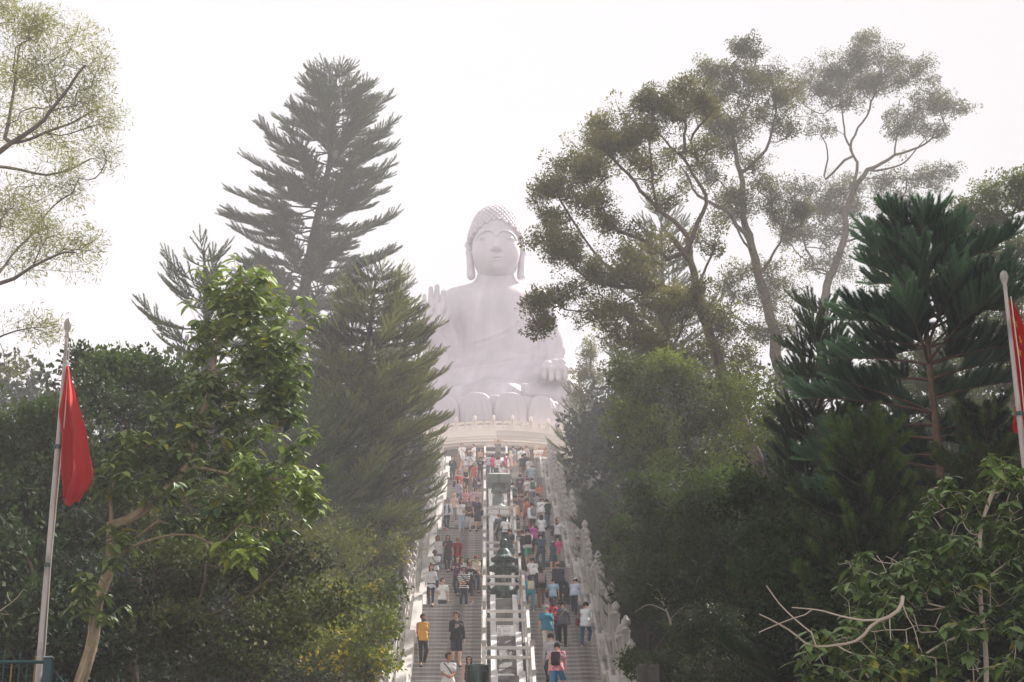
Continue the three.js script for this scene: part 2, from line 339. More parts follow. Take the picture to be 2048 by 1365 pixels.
// ---------- central divider ----------
{
  const dv = thing('stair_divider', 'white stone divider with rails and grey slabs running up the middle of the stairs', 'divider');
  const rp = merge([bx(0.13, 1.05, 0.15, 0, 0.525, 0), bx(0.16, 0.06, 0.18, 0, 1.08, 0)]);
  for (let i = 0; i < knots.length - 1; i++) {
    const [dA, yA] = knots[i], [dB, yB] = knots[i + 1]; if (dB < 49) continue;
    const flat = yA === yB, lift = flat ? 0.25 : 0.28, g = 0.004;
    for (const [a, b] of [[0.24, 0.45], [1.12, 1.33]]) mesh('side_strip', slopedBar(a, b, dA + g, yA, dB - g, yB, -0.8, lift + 0.12), M.paleStone, dv);
    const n = Math.max(1, Math.round((dB - dA) / 1.25)), st = (dB - dA) / n, up = (yB - yA) / n;
    for (let k = 0; k < n; k++) mesh('slab', slopedBar(0.452, 1.118, dA + k * st + 0.03, yA + k * up + up * 0.03 / st, dA + (k + 1) * st - 0.01, yA + (k + 1) * up, -0.6, lift - 0.02 + 0.02 * (k % 2)), M.greySlab, dv);
    for (const x of [DIV[0], DIV[1]]) {
      mesh('kerb', slopedBar(x - 0.1, x + 0.1, dA + g, yA, dB - g, yB, -0.8, 0.3), M.whiteStone, dv);
      const m = Math.max(1, Math.round((dB - dA) / 1.6)), s2 = (dB - dA) / m, u2 = (yB - yA) / m;
      for (let k = 0; k < m; k++) {
        mesh('rail_post', rp, M.whiteStone, dv).position.set(x, yA + k * u2 + 0.26, -(dA + k * s2));
        for (const [h0, h1] of [[1.1, 1.24]]) mesh('rail', slopedBar(x - 0.055, x + 0.055, dA + k * s2 + 0.078, yA + k * u2 + u2 * 0.078 / s2, dA + (k + 1) * s2 - 0.078, yA + (k + 1) * u2 - u2 * 0.078 / s2, h0, h1), M.whiteStone, dv);
      }
    }
    // fences across the divider where a flight meets a landing
    if (i === knots.length - 2) for (const [h, q] of [[1.35, 0], [0.85, 0]]) mesh('cross_rail', rbx(DIV[1] - DIV[0] - 0.12, 0.13, 0.13, 0.015, (DIV[0] + DIV[1]) / 2, yB + h, -dB - 0.3), M.whiteStone, dv);
    if (i === knots.length - 2) for (const x of DIV) mesh('rail_post', rp, M.whiteStone, dv).position.set(x, yB + 0.5, -dB - 0.3);
    for (const d of flat ? [dA + 0.25] : []) {
      for (const h of d < dA + 0.5 ? [0.98, 0.68] : [0.98]) mesh('cross_rail', rbx(DIV[1] - DIV[0] - 0.12, 0.1, 0.12, 0.015, (DIV[0] + DIV[1]) / 2, yA + h + 0.2, -d - (h > 0.8 ? 0 : 0.02)), M.whiteStone, dv);
      if (d < dA + 0.5) mesh('cross_strut', bx(0.035, 0.2, 0.05, 0.78, yA + 1.03, -d), M.greySlab, dv);
    }
  }
}
// ---------- upper terrace ----------
mesh('upper_terrace', [bx(20, 0.5, 31, 1.5, 34.95 - 0.254, -137.7)], M.paving, scene, 'structure');
for (const [label, x, w, y0, y1, D] of [['pale terrace parapet right of the top steps with people leaning behind it', 8.85, 7.6, 30.5, 35.72, 122.5], ['pale grey wall stepping down below the terrace parapet, right of the upper stairs', 8.2, 5.6, 28, 32.5, 116]]) {
  const t = thing('terrace_wall', label, 'wall');
  mesh('wall', bx(w, y1 - y0, 0.5, x, (y0 + y1) / 2, -D), M.altar, t);
  mesh('coping', rbx(w + 0.2, 0.18, 0.7, 0.03, x, y1 + 0.092, -D), M.altar, t);
  for (let i = 0; i < 4; i++) mesh('panel', bx(w / 4 - 0.25, 0.5, 0.04, x - w / 2 + (i + 0.5) * w / 4, y1 - 0.42, -D + 0.262), M.altar, t);
}
// ---------- round altar under the statue ----------
const SX = 1.0, SZ = -161, SY = 46.9;   // centre and foot of the lotus throne
{
  const a = thing('statue_altar', 'round pale stone altar with carved balustrade carrying the giant seated statue', 'altar', [SX, 0, SZ]);
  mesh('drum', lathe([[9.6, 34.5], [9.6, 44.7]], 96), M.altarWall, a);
  const ledge = mesh('ledge', lathe([[9.0, 44.45], [10.5, 44.45], [10.62, 44.55], [10.62, 44.68], [10.74, 44.7], [10.74, 44.8], [10.95, 44.86], [11.0, 44.95], [11.0, 45.1], [11.06, 45.12], [11.06, 45.62], [9, 45.62]], 128), M.altar, a);
  ledge.geometry = toCreasedNormals(ledge.geometry, 0.5);
  mesh('floor_disc', new THREE.CylinderGeometry(10.9, 10.9, 1.0, 96).translate(0, 45.15, 0), M.altar, a);
  const R = 10.75, n = 40, st = 2 * Math.PI / n, w = 2 * R * Math.sin(st / 2) - 0.3;
  const sh = new THREE.Shape(); sh.moveTo(-w / 2, 0); sh.lineTo(w / 2, 0); sh.lineTo(w / 2, 0.95); sh.lineTo(-w / 2, 0.95); sh.closePath();
  for (const c of [-w / 4 + 0.01, w / 4 - 0.01]) { // cloud-shaped opening
    const h = new THREE.Path(); h.moveTo(c - 0.29, 0.6); h.lineTo(c - 0.2, 0.76); h.lineTo(c + 0.2, 0.76); h.lineTo(c + 0.29, 0.6); h.closePath(); sh.holes.push(h);
  }
  const pg = metreUV(new THREE.ExtrudeGeometry(sh, { depth: 0.14, bevelEnabled: false }).translate(0, 0, -0.07));
  const band = bx(w, 0.36, 0.05, 0, 0.25, 0.09), panel = merge([pg, band]);
  const post = merge([bx(0.3, 1.1, 0.3, 0, 0.55, 0), bx(0.2, 0.7, 0.315, 0, 0.55, 0)]);
  const fin = lathe([[0.001, 0], [0.15, 0], [0.17, 0.05], [0.12, 0.09], [0.16, 0.16], [0.17, 0.24], [0.12, 0.34], [0.05, 0.42], [0.001, 0.5]], 10);
  for (let i = -10; i <= 10; i++) {
    const th = (i - 0.15) * st, p = mesh('post', post, M.altar, a); p.position.set(R * Math.sin(th), 45.62, R * Math.cos(th)); p.rotation.y = th;
    mesh('finial', fin, M.altar, p).position.y = 1.1;
    const tm = th + st / 2, q = mesh('panel', panel, M.altar, a), rr = R * Math.cos(st / 2); q.position.set(rr * Math.sin(tm), 45.63, rr * Math.cos(tm)); q.rotation.y = tm;
  }
}
// ---------- the seated statue ----------
{
  const s = thing('buddha_statue', 'giant hazy bronze seated buddha statue with one hand raised, on a lotus throne', 'statue', [SX, SY, SZ]);
  // lotus throne
  mesh('lotus_core', lathe([[8.0, -1.2], [8.2, 0.5], [8.4, 2.3], [7.6, 2.75], [0.01, 2.85]], 64), M.statue, s);
  const petal = (h, w, seed) => {
    const g = new THREE.SphereGeometry(1, 56, 28), p = g.attributes.position;
    for (let i = 0; i < p.count; i++) {
      let x = p.getX(i), y = p.getY(i), z = p.getZ(i);
      const yy = y > 0 ? Math.pow(y, 0.8) : y, sq = Math.pow(Math.abs(x), 0.82) * Math.sign(x);
      const rib = Math.sin(Math.atan2(x, 1.15 - y * 0.9 + 0.2) * 24) * 0.055 * sstep(0.25, 0.6, z) * sstep(0.95, 0.6, Math.hypot(x, y));
      const lip = 0.13 * sstep(0.62, 0.95, y) * sstep(-0.2, 0.6, z);
      p.setXYZ(i, sq * w * (1 - 0.16 * sstep(0, -1, y)), yy * h, (z * 0.62 + rib + lip) * 1.0 + 0.25 * y);
    }
    g.computeVertexNormals(); return g;
  };
  const P1 = petal(1.95, 1.56), P2 = petal(1.6, 1.3), n = 17;
  for (let i = 0; i < n; i++) for (const [geo, off, R, y] of [[P1, 0.42, 8.35, 1.15], [P2, 0.92, 7.9, 1.35]]) {
    const th = (i + off) / n * 2 * Math.PI; if (Math.cos(th) < -0.35) continue;
    const m = mesh('lotus_petal', geo, M.statue, s); m.position.set(R * Math.sin(th), y, R * Math.cos(th)); m.rotation.y = th;
  }
  // body: smooth field in metres, facing +z
  const smin = (a, b, k) => { const m = Math.max(k - Math.abs(a - b), 0) / k; return Math.min(a, b) - m * m * k * 0.25; };
  const ell = (x, y, z, c, r) => { const X = (x - c[0]) / r[0], Y = (y - c[1]) / r[1], Z = (z - c[2]) / r[2], q = Math.sqrt(X * X + Y * Y + Z * Z); return (q - 1) * Math.min(r[0], r[1], r[2]); };
  const cap = (x, y, z, a, b, ra, rb) => { const ux = b[0] - a[0], uy = b[1] - a[1], uz = b[2] - a[2], px = x - a[0], py = y - a[1], pz = z - a[2], t = clamp((px * ux + py * uy + pz * uz) / (ux * ux + uy * uy + uz * uz)); return Math.hypot(px - ux * t, py - uy * t, pz - uz * t) - lerp(ra, rb, t); };
  const ridge = (q, period) => { const t = q / period - Math.floor(q / period); return Math.max(0, 1 - Math.abs(t - 0.5) * 5); };
  const body = (x, y, z) => {
    let d = ell(x, y, z, [0, 10.2, -0.4], [4.5, 7.2, 3.2]);
    d = smin(d, cap(x, y, z, [-3.6, 14.9, -0.5], [3.6, 14.9, -0.5], 1.75, 1.75), 1.6);
    d = smin(d, ell(x, y, z, [0, 13.4, 1.4], [3.9, 2.6, 1.7]), 1.2);              // chest
    d = smin(d, cap(x, y, z, [0, 16, -0.1], [0, 18.4, 0.2], 2.0, 1.75), 0.7);     // neck
    d = smin(d, cap(x, y, z, [4.6, 14.6, -0.4], [6.0, 8.0, 0.4], 1.55, 1.75), 0.9); // left arm in its sleeve
    d = smin(d, cap(x, y, z, [6.0, 8.0, 0.4], [6.3, 5.4, 3.2], 1.7, 1.2), 1.0);
    d = smin(d, cap(x, y, z, [-4.6, 14.5, -0.3], [-5.5, 8.6, 0.6], 1.55, 1.5), 0.9); // right arm
    d = smin(d, cap(x, y, z, [-5.5, 8.4, 0.8], [-5.95, 10.6, 3.0], 1.35, 0.85), 0.7);
    d = smin(d, ell(x, y, z, [-5.3, 7.0, 0.8], [1.7, 4.0, 1.9]), 0.9);              // hanging sleeve
    d = smin(d, ell(x, y, z, [0, 5.2, 0.2], [7.2, 3.2, 4.4]), 1.4);                 // seat
    for (const q of [-1, 1]) { d = smin(d, cap(x, y, z, [q * 2.2, 4.0, 1.2], [q * 7.3, 3.9, 3.6], 1.75, 1.5), 0.9); }
    d = smin(d, cap(x, y, z, [-7.0, 3.7, 3.9], [1.2, 3.9, 5.3], 1.3, 1.15), 0.6);  // crossed shins
    d = smin(d, cap(x, y, z, [7.0, 3.7, 3.8], [-0.6, 4.6, 4.6], 1.3, 1.1), 0.5);
    // folds of the robe
    if (Math.abs(d) < 0.8) {
      let f = 0;
      if (y > 6 && y < 16.5 && Math.abs(x) < 4.2 && z > 0) {
        const collar = Math.hypot((x + 3.4) / 1.15, y - 16.6); f += 0.10 * Math.max(0, 1 - Math.abs(collar - 6.6) / 0.22) + 0.12 * Math.max(0, 1 - Math.abs(Math.hypot((x + 3.2) / 1.15, y - 17.4) - 10.2) / 0.3);
        if (collar > 6.8) f += 0.05 * ridge(collar, 0.95);
      }
      if (y < 13.5 && Math.abs(x) > 3.3) f += 0.07 * ridge(x + 0.25 * Math.sin(y * 0.5) + z * 0.4, 0.85) * sstep(3, 5, y);
      if (y < 5.6) f += 0.07 * ridge(y * 0.8 + x * 0.22 + 0.3 * Math.sin(x * 0.7), 0.75) * sstep(1.5, 3, z);
      d -= f;
    }
    return d;
  };
  mesh('body', fieldMesh(body, [-9.6, 1.6, -5.2], [9.6, 19.4, 7.4], 0.17), M.statue, s);
  // hands
  const capsToGeo = (list, h, k) => blob(list, h, k);
  const raised = []; // palm towards the stairs, fingers up
  const RX = -5.95, RY = 11.2, RZ = 3.4;
  raised.push([RX - 0.45, RY, RZ, RX - 0.62, RY + 1.9, RZ, 0.62, 0.5], [RX + 0.3, RY, RZ, RX + 0.55, RY + 1.9, RZ, 0.62, 0.5], [RX, RY - 0.9, RZ - 0.4, RX, RY + 0.4, RZ, 0.75, 0.8]);
  for (const [x, y0, l, r] of [[-0.95, 1.7, 1.5, 0.22], [-0.35, 1.95, 2.0, 0.25], [0.24, 2.0, 2.15, 0.26], [0.84, 1.85, 1.75, 0.25]]) raised.push([RX + x * 0.95, RY + y0, RZ, RX + x * 1.02, RY + y0 + l, RZ + 0.12, r + 0.06, r - 0.03]);
  raised.push([RX + 0.7, RY + 0.1, RZ + 0.2, RX + 1.4, RY + 1.1, RZ + 0.5, 0.42, 0.3], [RX + 1.4, RY + 1.1, RZ + 0.5, RX + 1.45, RY + 1.9, RZ + 0.6, 0.3, 0.22]);
  mesh('raised_hand', capsToGeo(raised, 0.085, 0.13), M.statue, s);
  const LX = 5.55, LY = 6.6, LZ = 4.9, low = []; // lowered hand on the knee, back of the hand up, fingers over the edge
  low.push([LX - 0.7, LY, LZ - 0.8, LX - 0.75, LY + 0.05, LZ + 0.5, 0.65, 0.6], [LX + 0.6, LY + 0.2, LZ - 0.9, LX + 0.65, LY + 0.2, LZ + 0.4, 0.72, 0.66], [LX, LY + 0.25, LZ - 1.6, LX, LY + 0.2, LZ + 0.2, 0.8, 0.7]);
  for (const [x, r, l] of [[-1.05, 0.3, 1.15], [-0.4, 0.31, 1.3], [0.27, 0.32, 1.25], [0.92, 0.31, 1.05]]) low.push([LX + x, LY + 0.05, LZ + 0.6, LX + x * 1.02, LY - 0.35, LZ + 1.05, r + 0.02, r], [LX + x * 1.02, LY - 0.35, LZ + 1.05, LX + x, LY - l, LZ + 0.95, r, r - 0.04]);
  low.push([LX + 1.1, LY + 0.1, LZ - 0.5, LX + 1.65, LY - 0.4, LZ + 0.5, 0.45, 0.3]);
  mesh('lowered_hand', capsToGeo(low, 0.085, 0.16), M.statue, s);
  // head
  const hc = [0, 20.6, 0.55];
  const face = (x, y, z) => {
    let d = ell(x, y, z, hc, [2.42, 3.5, 2.75]);
    d = smin(d, ell(x, y, z, [0, 18.6, 1.15], [1.75, 1.55, 1.75]), 0.8);        // jaw
    for (const q of [-1, 1]) {
      d = smin(d, ell(x, y, z, [q * 1.25, 19.6, 1.9], [0.9, 1.0, 0.75]), 0.7);  // cheeks
      d = smin(d, ell(x, y, z, [q * 1.02, 20.72, 2.72], [0.66, 0.3, 0.38]), 0.12); // eyelid
      const bro = Math.abs(Math.hypot((x - q * 1.05) / 1.15, (y - 20.55)) - 0.86); if (y > 20.7) d = Math.min(d, Math.max(Math.hypot(bro, Math.max(0, Math.abs(ell(x, y, z, hc, [2.42, 3.5, 2.75])) - 0.08)) - 0.09, -1));
      d = Math.max(d, -(ell(x, y, z, [q * 1.02, 20.6, 3.32], [0.62, 0.06, 0.3])));  // eye line
      d = smin(d, ell(x, y, z, [q * 0.28, 19.42, 3.25], [0.32, 0.25, 0.36]), 0.12); // nostril
    }
    d = smin(d, cap(x, y, z, [0, 20.9, 2.95], [0, 19.55, 3.5], 0.22, 0.36), 0.3);  // nose
    d = smin(d, ell(x, y, z, [0, 18.72, 2.86], [0.78, 0.17, 0.3]), 0.1);  // lips
    d = smin(d, ell(x, y, z, [0, 18.43, 2.8], [0.6, 0.17, 0.3]), 0.1);
    d = Math.max(d, -ell(x, y, z, [0, 18.58, 3.3], [0.75, 0.05, 0.35]));
    d = smin(d, ell(x, y, z, [0, 17.75, 2.35], [0.6, 0.45, 0.5]), 0.3);  // chin
    return d;
  };
  const head = mesh('head', fieldMesh(face, [-2.9, 16.5, -2.6], [2.9, 24.6, 4.3], 0.09), M.statue, s);
  for (const q of [-1, 1]) mesh('ear', blob([[q * 2.5, 21.3, 0.1, q * 2.62, 20.2, 0.2, 0.42, 0.36], [q * 2.62, 20.2, 0.2, q * 2.45, 17.6, 0.6, 0.34, 0.42], [q * 2.5, 21.4, 0.1, q * 2.75, 21.2, -0.2, 0.3, 0.4]], 0.1, 0.25), M.statue, head);
  mesh('hair', fieldMesh((x, y, z) => {
    let d = ell(x, y, z, [0, 21.3, 0.1], [2.72, 3.1, 2.95]); d = smin(d, ell(x, y, z, [0, 23.4, -0.1], [2.05, 1.75, 2.0]), 0.7);
    const line = 22.55 - 0.22 * x * x - 0.0 * z; const faceCut = Math.min(z - 0.7, line - y); return Math.max(d, faceCut, 19.3 - y - 0.2 * z);
  }, [-3.1, 18, -3.2], [3.1, 25.4, 3.6], 0.11), M.statue, head);
  { // snail curls: rows of small domes over the hair
    const geo = new THREE.SphereGeometry(0.24, 8, 6), list = [];
    const hs = (x, y, z) => smin(ell(x, y, z, [0, 21.3, 0.1], [2.72, 3.1, 2.95]), ell(x, y, z, [0, 23.4, -0.1], [2.05, 1.75, 2.0]), 0.7);
    for (let row = 0; row < 17; row++) {
      const el = -0.35 + row * 0.115, m = Math.max(4, Math.round(40 * Math.cos(el)));
      for (let k = 0; k < m; k++) {
        const th = (k + 0.5 * (row % 2)) / m * 2 * Math.PI, dir = v(Math.sin(th) * Math.cos(el), Math.sin(el), Math.cos(th) * Math.cos(el)); let t = 5.5;
        for (let q = 0; q < 14; q++) t -= hs(dir.x * t, 21.5 + dir.y * t, dir.z * t) * 0.9;
        const p = v(dir.x * t, 21.5 + dir.y * t, dir.z * t); if (p.z > 0.7 && p.y < 22.6 - 0.22 * p.x * p.x) continue; if (p.y < 19.6) continue;
        list.push(geo.clone().translate(p.x, p.y, p.z));
      }
    }
    mesh('hair_curls', list, M.statue, head, 'stuff');
  }
}
// ---------- leaves ----------
const leafMat = (o) => new THREE.MeshPhysicalMaterial({ color: 0xffffff, roughness: 0.75, transmission: 0.42, thickness: 0, side: THREE.DoubleSide, ...o });
const ML = { leaf: leafMat({ specularIntensity: 0.25 }), gloss: leafMat({ roughness: 0.6, transmission: 0.42, specularIntensity: 0.5 }), needle: leafMat({ transmission: 0.3, roughness: 0.8, specularIntensity: 0.2 }) };
const C = (r, g, b) => new THREE.Color().setRGB(r, g, b);
// one leaf along +z, folded along its midrib and curved; kinds: lance, oval, heart
function leafGeo(kind, len, fold = 0.35, curl = 0.25) {
  const prof = { lance: [[0, 0.0], [0.25, 0.13], [0.55, 0.14], [1, 0]], oval: [[0, 0.02], [0.25, 0.19], [0.6, 0.2], [0.85, 0.1], [1, 0]], heart: [[0, 0.1], [0.1, 0.32], [0.35, 0.36], [0.7, 0.2], [0.9, 0.05], [1.08, 0]] }[kind];
  const pos = [], idx = [];
  for (const [t, w] of prof) { const y = -curl * t * t * len, z = t * len; pos.push(-w * len, y + w * len * fold, z, 0, y, z, w * len, y + w * len * fold, z); }
  for (let i = 0; i < prof.length - 1; i++) { const a = i * 3; idx.push(a, a + 3, a + 1, a + 1, a + 3, a + 4, a + 1, a + 4, a + 2, a + 2, a + 4, a + 5); }
  const g = new THREE.BufferGeometry(); g.setAttribute('position', new THREE.Float32BufferAttribute(pos, 3)); g.setIndex(idx); g.computeVertexNormals(); return clean(g);
}
// a clump of small leaves round a few twigs
function clumpGeo(seed, n, R, len, wid, droop = 0.2) {
  const r = RNG(seed), pos = [];
  for (let i = 0; i < n; i++) {
    const th = r() * 6.283, z = 2 * r() - 1, q = Math.sqrt(1 - z * z), rad = R * Math.cbrt(0.15 + 0.85 * r());
    const c = v(q * Math.cos(th), z * 0.8, q * Math.sin(th)).multiplyScalar(rad);
    const d = c.clone().normalize().multiplyScalar(0.7).add(v(r() - 0.5, r() - 0.5 - droop, r() - 0.5)).normalize(), s = d.clone().cross(v(r() - 0.5, 1, r() - 0.5)).normalize();
    const L = len * (0.7 + 0.6 * r()), W = wid * (0.7 + 0.6 * r()), a = c, b = c.clone().addScaledVector(d, L), m = c.clone().addScaledVector(d, L * 0.45).addScaledVector(s.clone().cross(d), W * 0.25), p = m.clone().addScaledVector(s, W), w = m.clone().addScaledVector(s, -W);
    for (const k of [a, p, b, a, b, w]) pos.push(k.x, k.y, k.z);
  }
  const g = new THREE.BufferGeometry(); g.setAttribute('position', new THREE.Float32BufferAttribute(pos, 3)); g.computeVertexNormals(); return clean(g);
}
const CL = {
  fine: [1, 2, 3].map((s) => clumpGeo(s, 46, 0.36, 0.10, 0.022)),
  small: [4, 5, 6].map((s) => clumpGeo(s, 42, 0.36, 0.11, 0.034)),
  broad: [7, 8, 9].map((s) => clumpGeo(s, 26, 0.38, 0.15, 0.052, 0.4)),
  willow: [10, 11, 12].map((s) => clumpGeo(s, 34, 0.36, 0.13, 0.012, 0.5)),
  mid: [13, 14, 15].map((s) => clumpGeo(s, 30, 0.32, 0.12, 0.042, 0.3)),
};
const tint = (c, r, g, b) => C(c.r * r, c.g * g, c.b * b);
const qRand = (r) => new THREE.Quaternion(r() - 0.5, r() - 0.5, r() - 0.5, r() - 0.5).normalize();
function instances(name, geo, mat, parent, list) {   // list of {p, q, s, c}
  if (!list.length) return null;
  const m = new THREE.InstancedMesh(geo, mat, list.length), M4 = new THREE.Matrix4(); m.name = numbered(name); m.userData.kind = 'stuff';
  list.forEach((e, i) => { const s = e.s; m.setMatrixAt(i, M4.compose(e.p, e.q, s.isVector3 ? s : v(s, s, s))); m.setColorAt(i, e.c); });
  m.castShadow = m.receiveShadow = true; parent.add(m); return m;
}
// ---------- wood: nodes {p, parent, w}; limbs drawn first, then twigs grown to attraction points ----------
class Wood {
  constructor() { this.n = []; }
  add(p, parent, r = 0) { this.n.push({ p, parent, r, d: parent < 0 ? 0 : this.n[parent].d + p.distanceTo(this.n[parent].p) }); return this.n.length - 1; }
  nearest(p, bias = 0) { let b = 0, bd = 1e9; for (let i = 0; i < this.n.length; i++) { const q = this.n[i], d = q.p.distanceTo(p) + bias * q.d; if (d < bd) { bd = d; b = i; } } return b; }
  limb(pts, r0, r1, step = 0.35) { // joins the nearest node, or starts the tree
    const s = spline(pts, step); s.forEach((p, i) => { if (i && i < s.length - 1) { const a = Math.min(1.6 * r0 + 0.02, 0.2); p.add(v(noise.noise(p.x * 1.3, p.y * 0.9, p.z), 0.5 * noise.noise(p.y * 1.1, p.z, p.x), noise.noise(p.z, p.x, p.y * 0.9)).multiplyScalar(a)); } }); let par = this.n.length ? this.nearest(s[0]) : -1;
    s.forEach((p, i) => { if (i === 0 && par >= 0) return; par = this.add(p, par, lerp(r0, r1, i / (s.length - 1))); }); return par;
  }
  twig(p, rnd, sag = 0.1) {
    const k = this.nearest(p, 0.12), a = this.n[k].p, L = a.distanceTo(p), m = Math.max(1, Math.min(5, Math.round(L / 0.35)));
    const par = this.n[k].parent >= 0 ? this.n[this.n[k].parent].p : a.clone().add(v(0, -1, 0)), dir = a.clone().sub(par).normalize();
    const c1 = a.clone().addScaledVector(dir, L * 0.35).add(v((rnd() - 0.5) * 0.2 * L, (rnd() - 0.3) * 0.15 * L, (rnd() - 0.5) * 0.2 * L));
    let prev = k;
    for (let i = 1; i <= m; i++) { const t = i / m, u = 1 - t; prev = this.add(v(0, 0, 0).addScaledVector(a, u * u).addScaledVector(c1, 2 * u * t).addScaledVector(p, t * t), prev); }
    return prev;
  }
  build(tip = 0.007, pow = 2.4, cap = 1) {
    const n = this.n, kids = n.map(() => []); n.forEach((q, i) => { if (q.parent >= 0) kids[q.parent].push(i); });
    for (let i = n.length - 1; i >= 0; i--) { // children come after parents
      let s = 0; for (const k of kids[i]) s += Math.pow(n[k].R, pow); const grown = Math.max(tip, Math.pow(s, 1 / pow)); n[i].R = n[i].r ? n[i].r : Math.min(grown, cap);
      if (kids[i].length && n[i].r) n[i].R = Math.max(n[i].r, ...kids[i].map((k) => n[k].R * (n[k].r ? 1 : 0.8)));
    }
    const out = [], start = n.map((q, i) => i).filter((i) => n[i].parent < 0);
    while (start.length) {
      let i = start.pop(); const pts = [], rad = [];
      if (n[i].parent >= 0) { pts.push(n[n[i].parent].p); rad.push(Math.min(n[i].R * 1.25, n[n[i].parent].R)); }
      while (true) {
        pts.push(n[i].p); rad.push(n[i].R); const k = kids[i]; if (!k.length) break;
        let b = k[0]; for (const j of k) if (n[j].R > n[b].R) b = j; for (const j of k) if (j !== b) start.push(j); i = b;
      }
      if (pts.length > 1) out.push(tube(pts, rad, rad[0] > 0.08 ? 9 : rad[0] > 0.025 ? 5 : 3, false));
    }
    return merge(out);
  }
}
const down = (p) => v(p.x, Math.min(p.y - 0.5, groundY(p.x, -p.z) - 0.3), p.z);
// tree({limbs: [[[px,py,D], ...], r0, r1], ...], clusters: [px, py, D, rx, ry (photo px), n]}): crown leaves fill real ellipsoids round each cluster
function tree(o) {
  const t = thing(o.name || 'tree', o.label, o.category || 'tree', [0, 0, 0], 0, o.group), rnd = RNG(o.seed || 1), W = new Wood();
  o.limbs.forEach(([pts, r0, r1], i) => { const P = pts.map((q) => at(q[0], q[1], q[2] * (o.far || 1))); if (i === 0) P.unshift(down(P[0])); W.limb(P, r0 * (o.far || 1), r1 * (o.far || 1), 0.35 * (o.far || 1)); });
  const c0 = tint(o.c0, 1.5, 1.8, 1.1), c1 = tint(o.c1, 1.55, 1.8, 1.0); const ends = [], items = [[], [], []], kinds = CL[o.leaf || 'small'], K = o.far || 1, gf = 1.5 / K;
  for (const c of o.clusters) {
    const [px, py, D0, rx, ry, n0] = c, n = Math.round(n0 * (o.dense || 1)), D = D0 * K, ctr = at(px, py, D), sx = rx * D / FPX * (o.wide || 1), sy = ry * D / FPX * (o.wide || 1), sz = (c[6] || 1) * sx, tone = rnd();
    const lobes = []; for (let q = 0, m = o.lobes || 5; q < m; q++) { const a = rnd() * 6.283, u = 2 * rnd() - 1, r = 0.35 + 0.55 * rnd(); lobes.push([r * Math.cos(a) * Math.sqrt(1 - u * u), r * u, r * Math.sin(a) * Math.sqrt(1 - u * u), 0.28 + 0.32 * rnd()]); }
    for (let k = 0; k < n; k++) {
      const th = rnd() * 6.283, z = 2 * rnd() - 1, q = Math.sqrt(1 - z * z), L = lobes[k % lobes.length], stray = rnd() < 0.26, rad = Math.cbrt(0.12 + 0.88 * rnd()) * (stray ? 1.25 * (0.6 + 0.6 * rnd()) : L[3]), [lx, ly, lz] = stray ? [0, 0, 0] : L;
      const p = v(ctr.x + (lx + q * Math.cos(th) * rad) * sx, ctr.y + (ly + z * rad * (stray ? 0.9 : 0.6)) * sy, ctr.z + (lz + q * Math.sin(th) * rad) * sz);
      if (noise.noise(p.x * gf, p.y * gf * 1.3, p.z * gf) < (o.gaps ?? -0.22) + 0.1 * rnd()) continue; p.add(v(rnd() - 0.5, 0.6 * (rnd() - 0.5), rnd() - 0.5).multiplyScalar(0.5 * sx * rnd() * rnd()));
      ends.push({ p, tone, up: z, d: W.n[0].p.distanceTo(p) });
    }
  }
  ends.sort((a, b) => a.d - b.d);
  ends.forEach((e, i) => {
    if (i % (o.twigEvery || 1) === 0) W.twig(e.p, rnd);
    const nz = noise.noise(e.p.x * 0.7, e.p.y * 0.7, e.p.z * 0.7), k = clamp(0.45 + 0.3 * (e.tone - 0.5) + 0.55 * nz + 0.25 * (rnd() - 0.5) + 0.12 * e.up);  // clumps go lighter towards the top, light from above put into the leaf colour
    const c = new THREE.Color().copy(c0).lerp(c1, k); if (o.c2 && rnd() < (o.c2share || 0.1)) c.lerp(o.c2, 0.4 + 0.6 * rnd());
    items[Math.floor(rnd() * 3)].push({ p: e.p, q: qRand(rnd), s: K * (o.size || 1) * (0.75 + 0.6 * rnd()), c });
  });
  mesh('trunk', W.build(o.tip || 0.006), o.bark || M.bark, t);
  items.forEach((l, i) => instances('crown', kinds[i], o.mat || ML.leaf, t, l));
  return t;
}
// ---------- conifers: whorls of upswept branches, each set with rows of needle brushes ----------
function brushGeo(seed, n, L, rad, needle, w, lean = 0.55) {   // a foxtail of needles along +z, bending up
  const r = RNG(seed), pos = [];
  for (let i = 0; i < n; i++) {
    const t = i / n, th = r() * 6.283, z = t * L, y0 = 0.12 * L * t * t, rr = rad * (0.3 + 0.7 * r());
    const o = v(Math.cos(th) * 0.004, y0, z), d = v(Math.cos(th) * (1 - lean), Math.sin(th) * (1 - lean) + 0.25, lean + 0.2).normalize(), s = d.clone().cross(v(r() - 0.5, r() - 0.5, r() - 0.5)).normalize();
    const nl = needle * (0.7 + 0.5 * r()) * (t > 0.85 ? 0.8 : 1);
    const a = o.clone().addScaledVector(s, w), b = o.clone().addScaledVector(s, -w), e = o.clone().addScaledVector(d, nl + rr * 0.001);
    for (const k of [a, b, e]) pos.push(k.x, k.y, k.z);
  }
  const g = new THREE.BufferGeometry(); g.setAttribute('position', new THREE.Float32BufferAttribute(pos, 3)); g.computeVertexNormals(); return clean(g);
}
const BR = {
  far: [21, 22].map((s) => brushGeo(s, 90, 0.75, 0.05, 0.13, 0.011)),
  near: [23, 24].map((s) => brushGeo(s, 230, 0.66, 0.05, 0.17, 0.0055, 0.62)),
  tuft: [27, 28].map((s) => brushGeo(s, 170, 0.42, 0.05, 0.16, 0.006, 0.36)),
  feather: [25, 26].map((s) => brushGeo(s, 70, 0.7, 0.03, 0.11, 0.008, 0.5)),
};
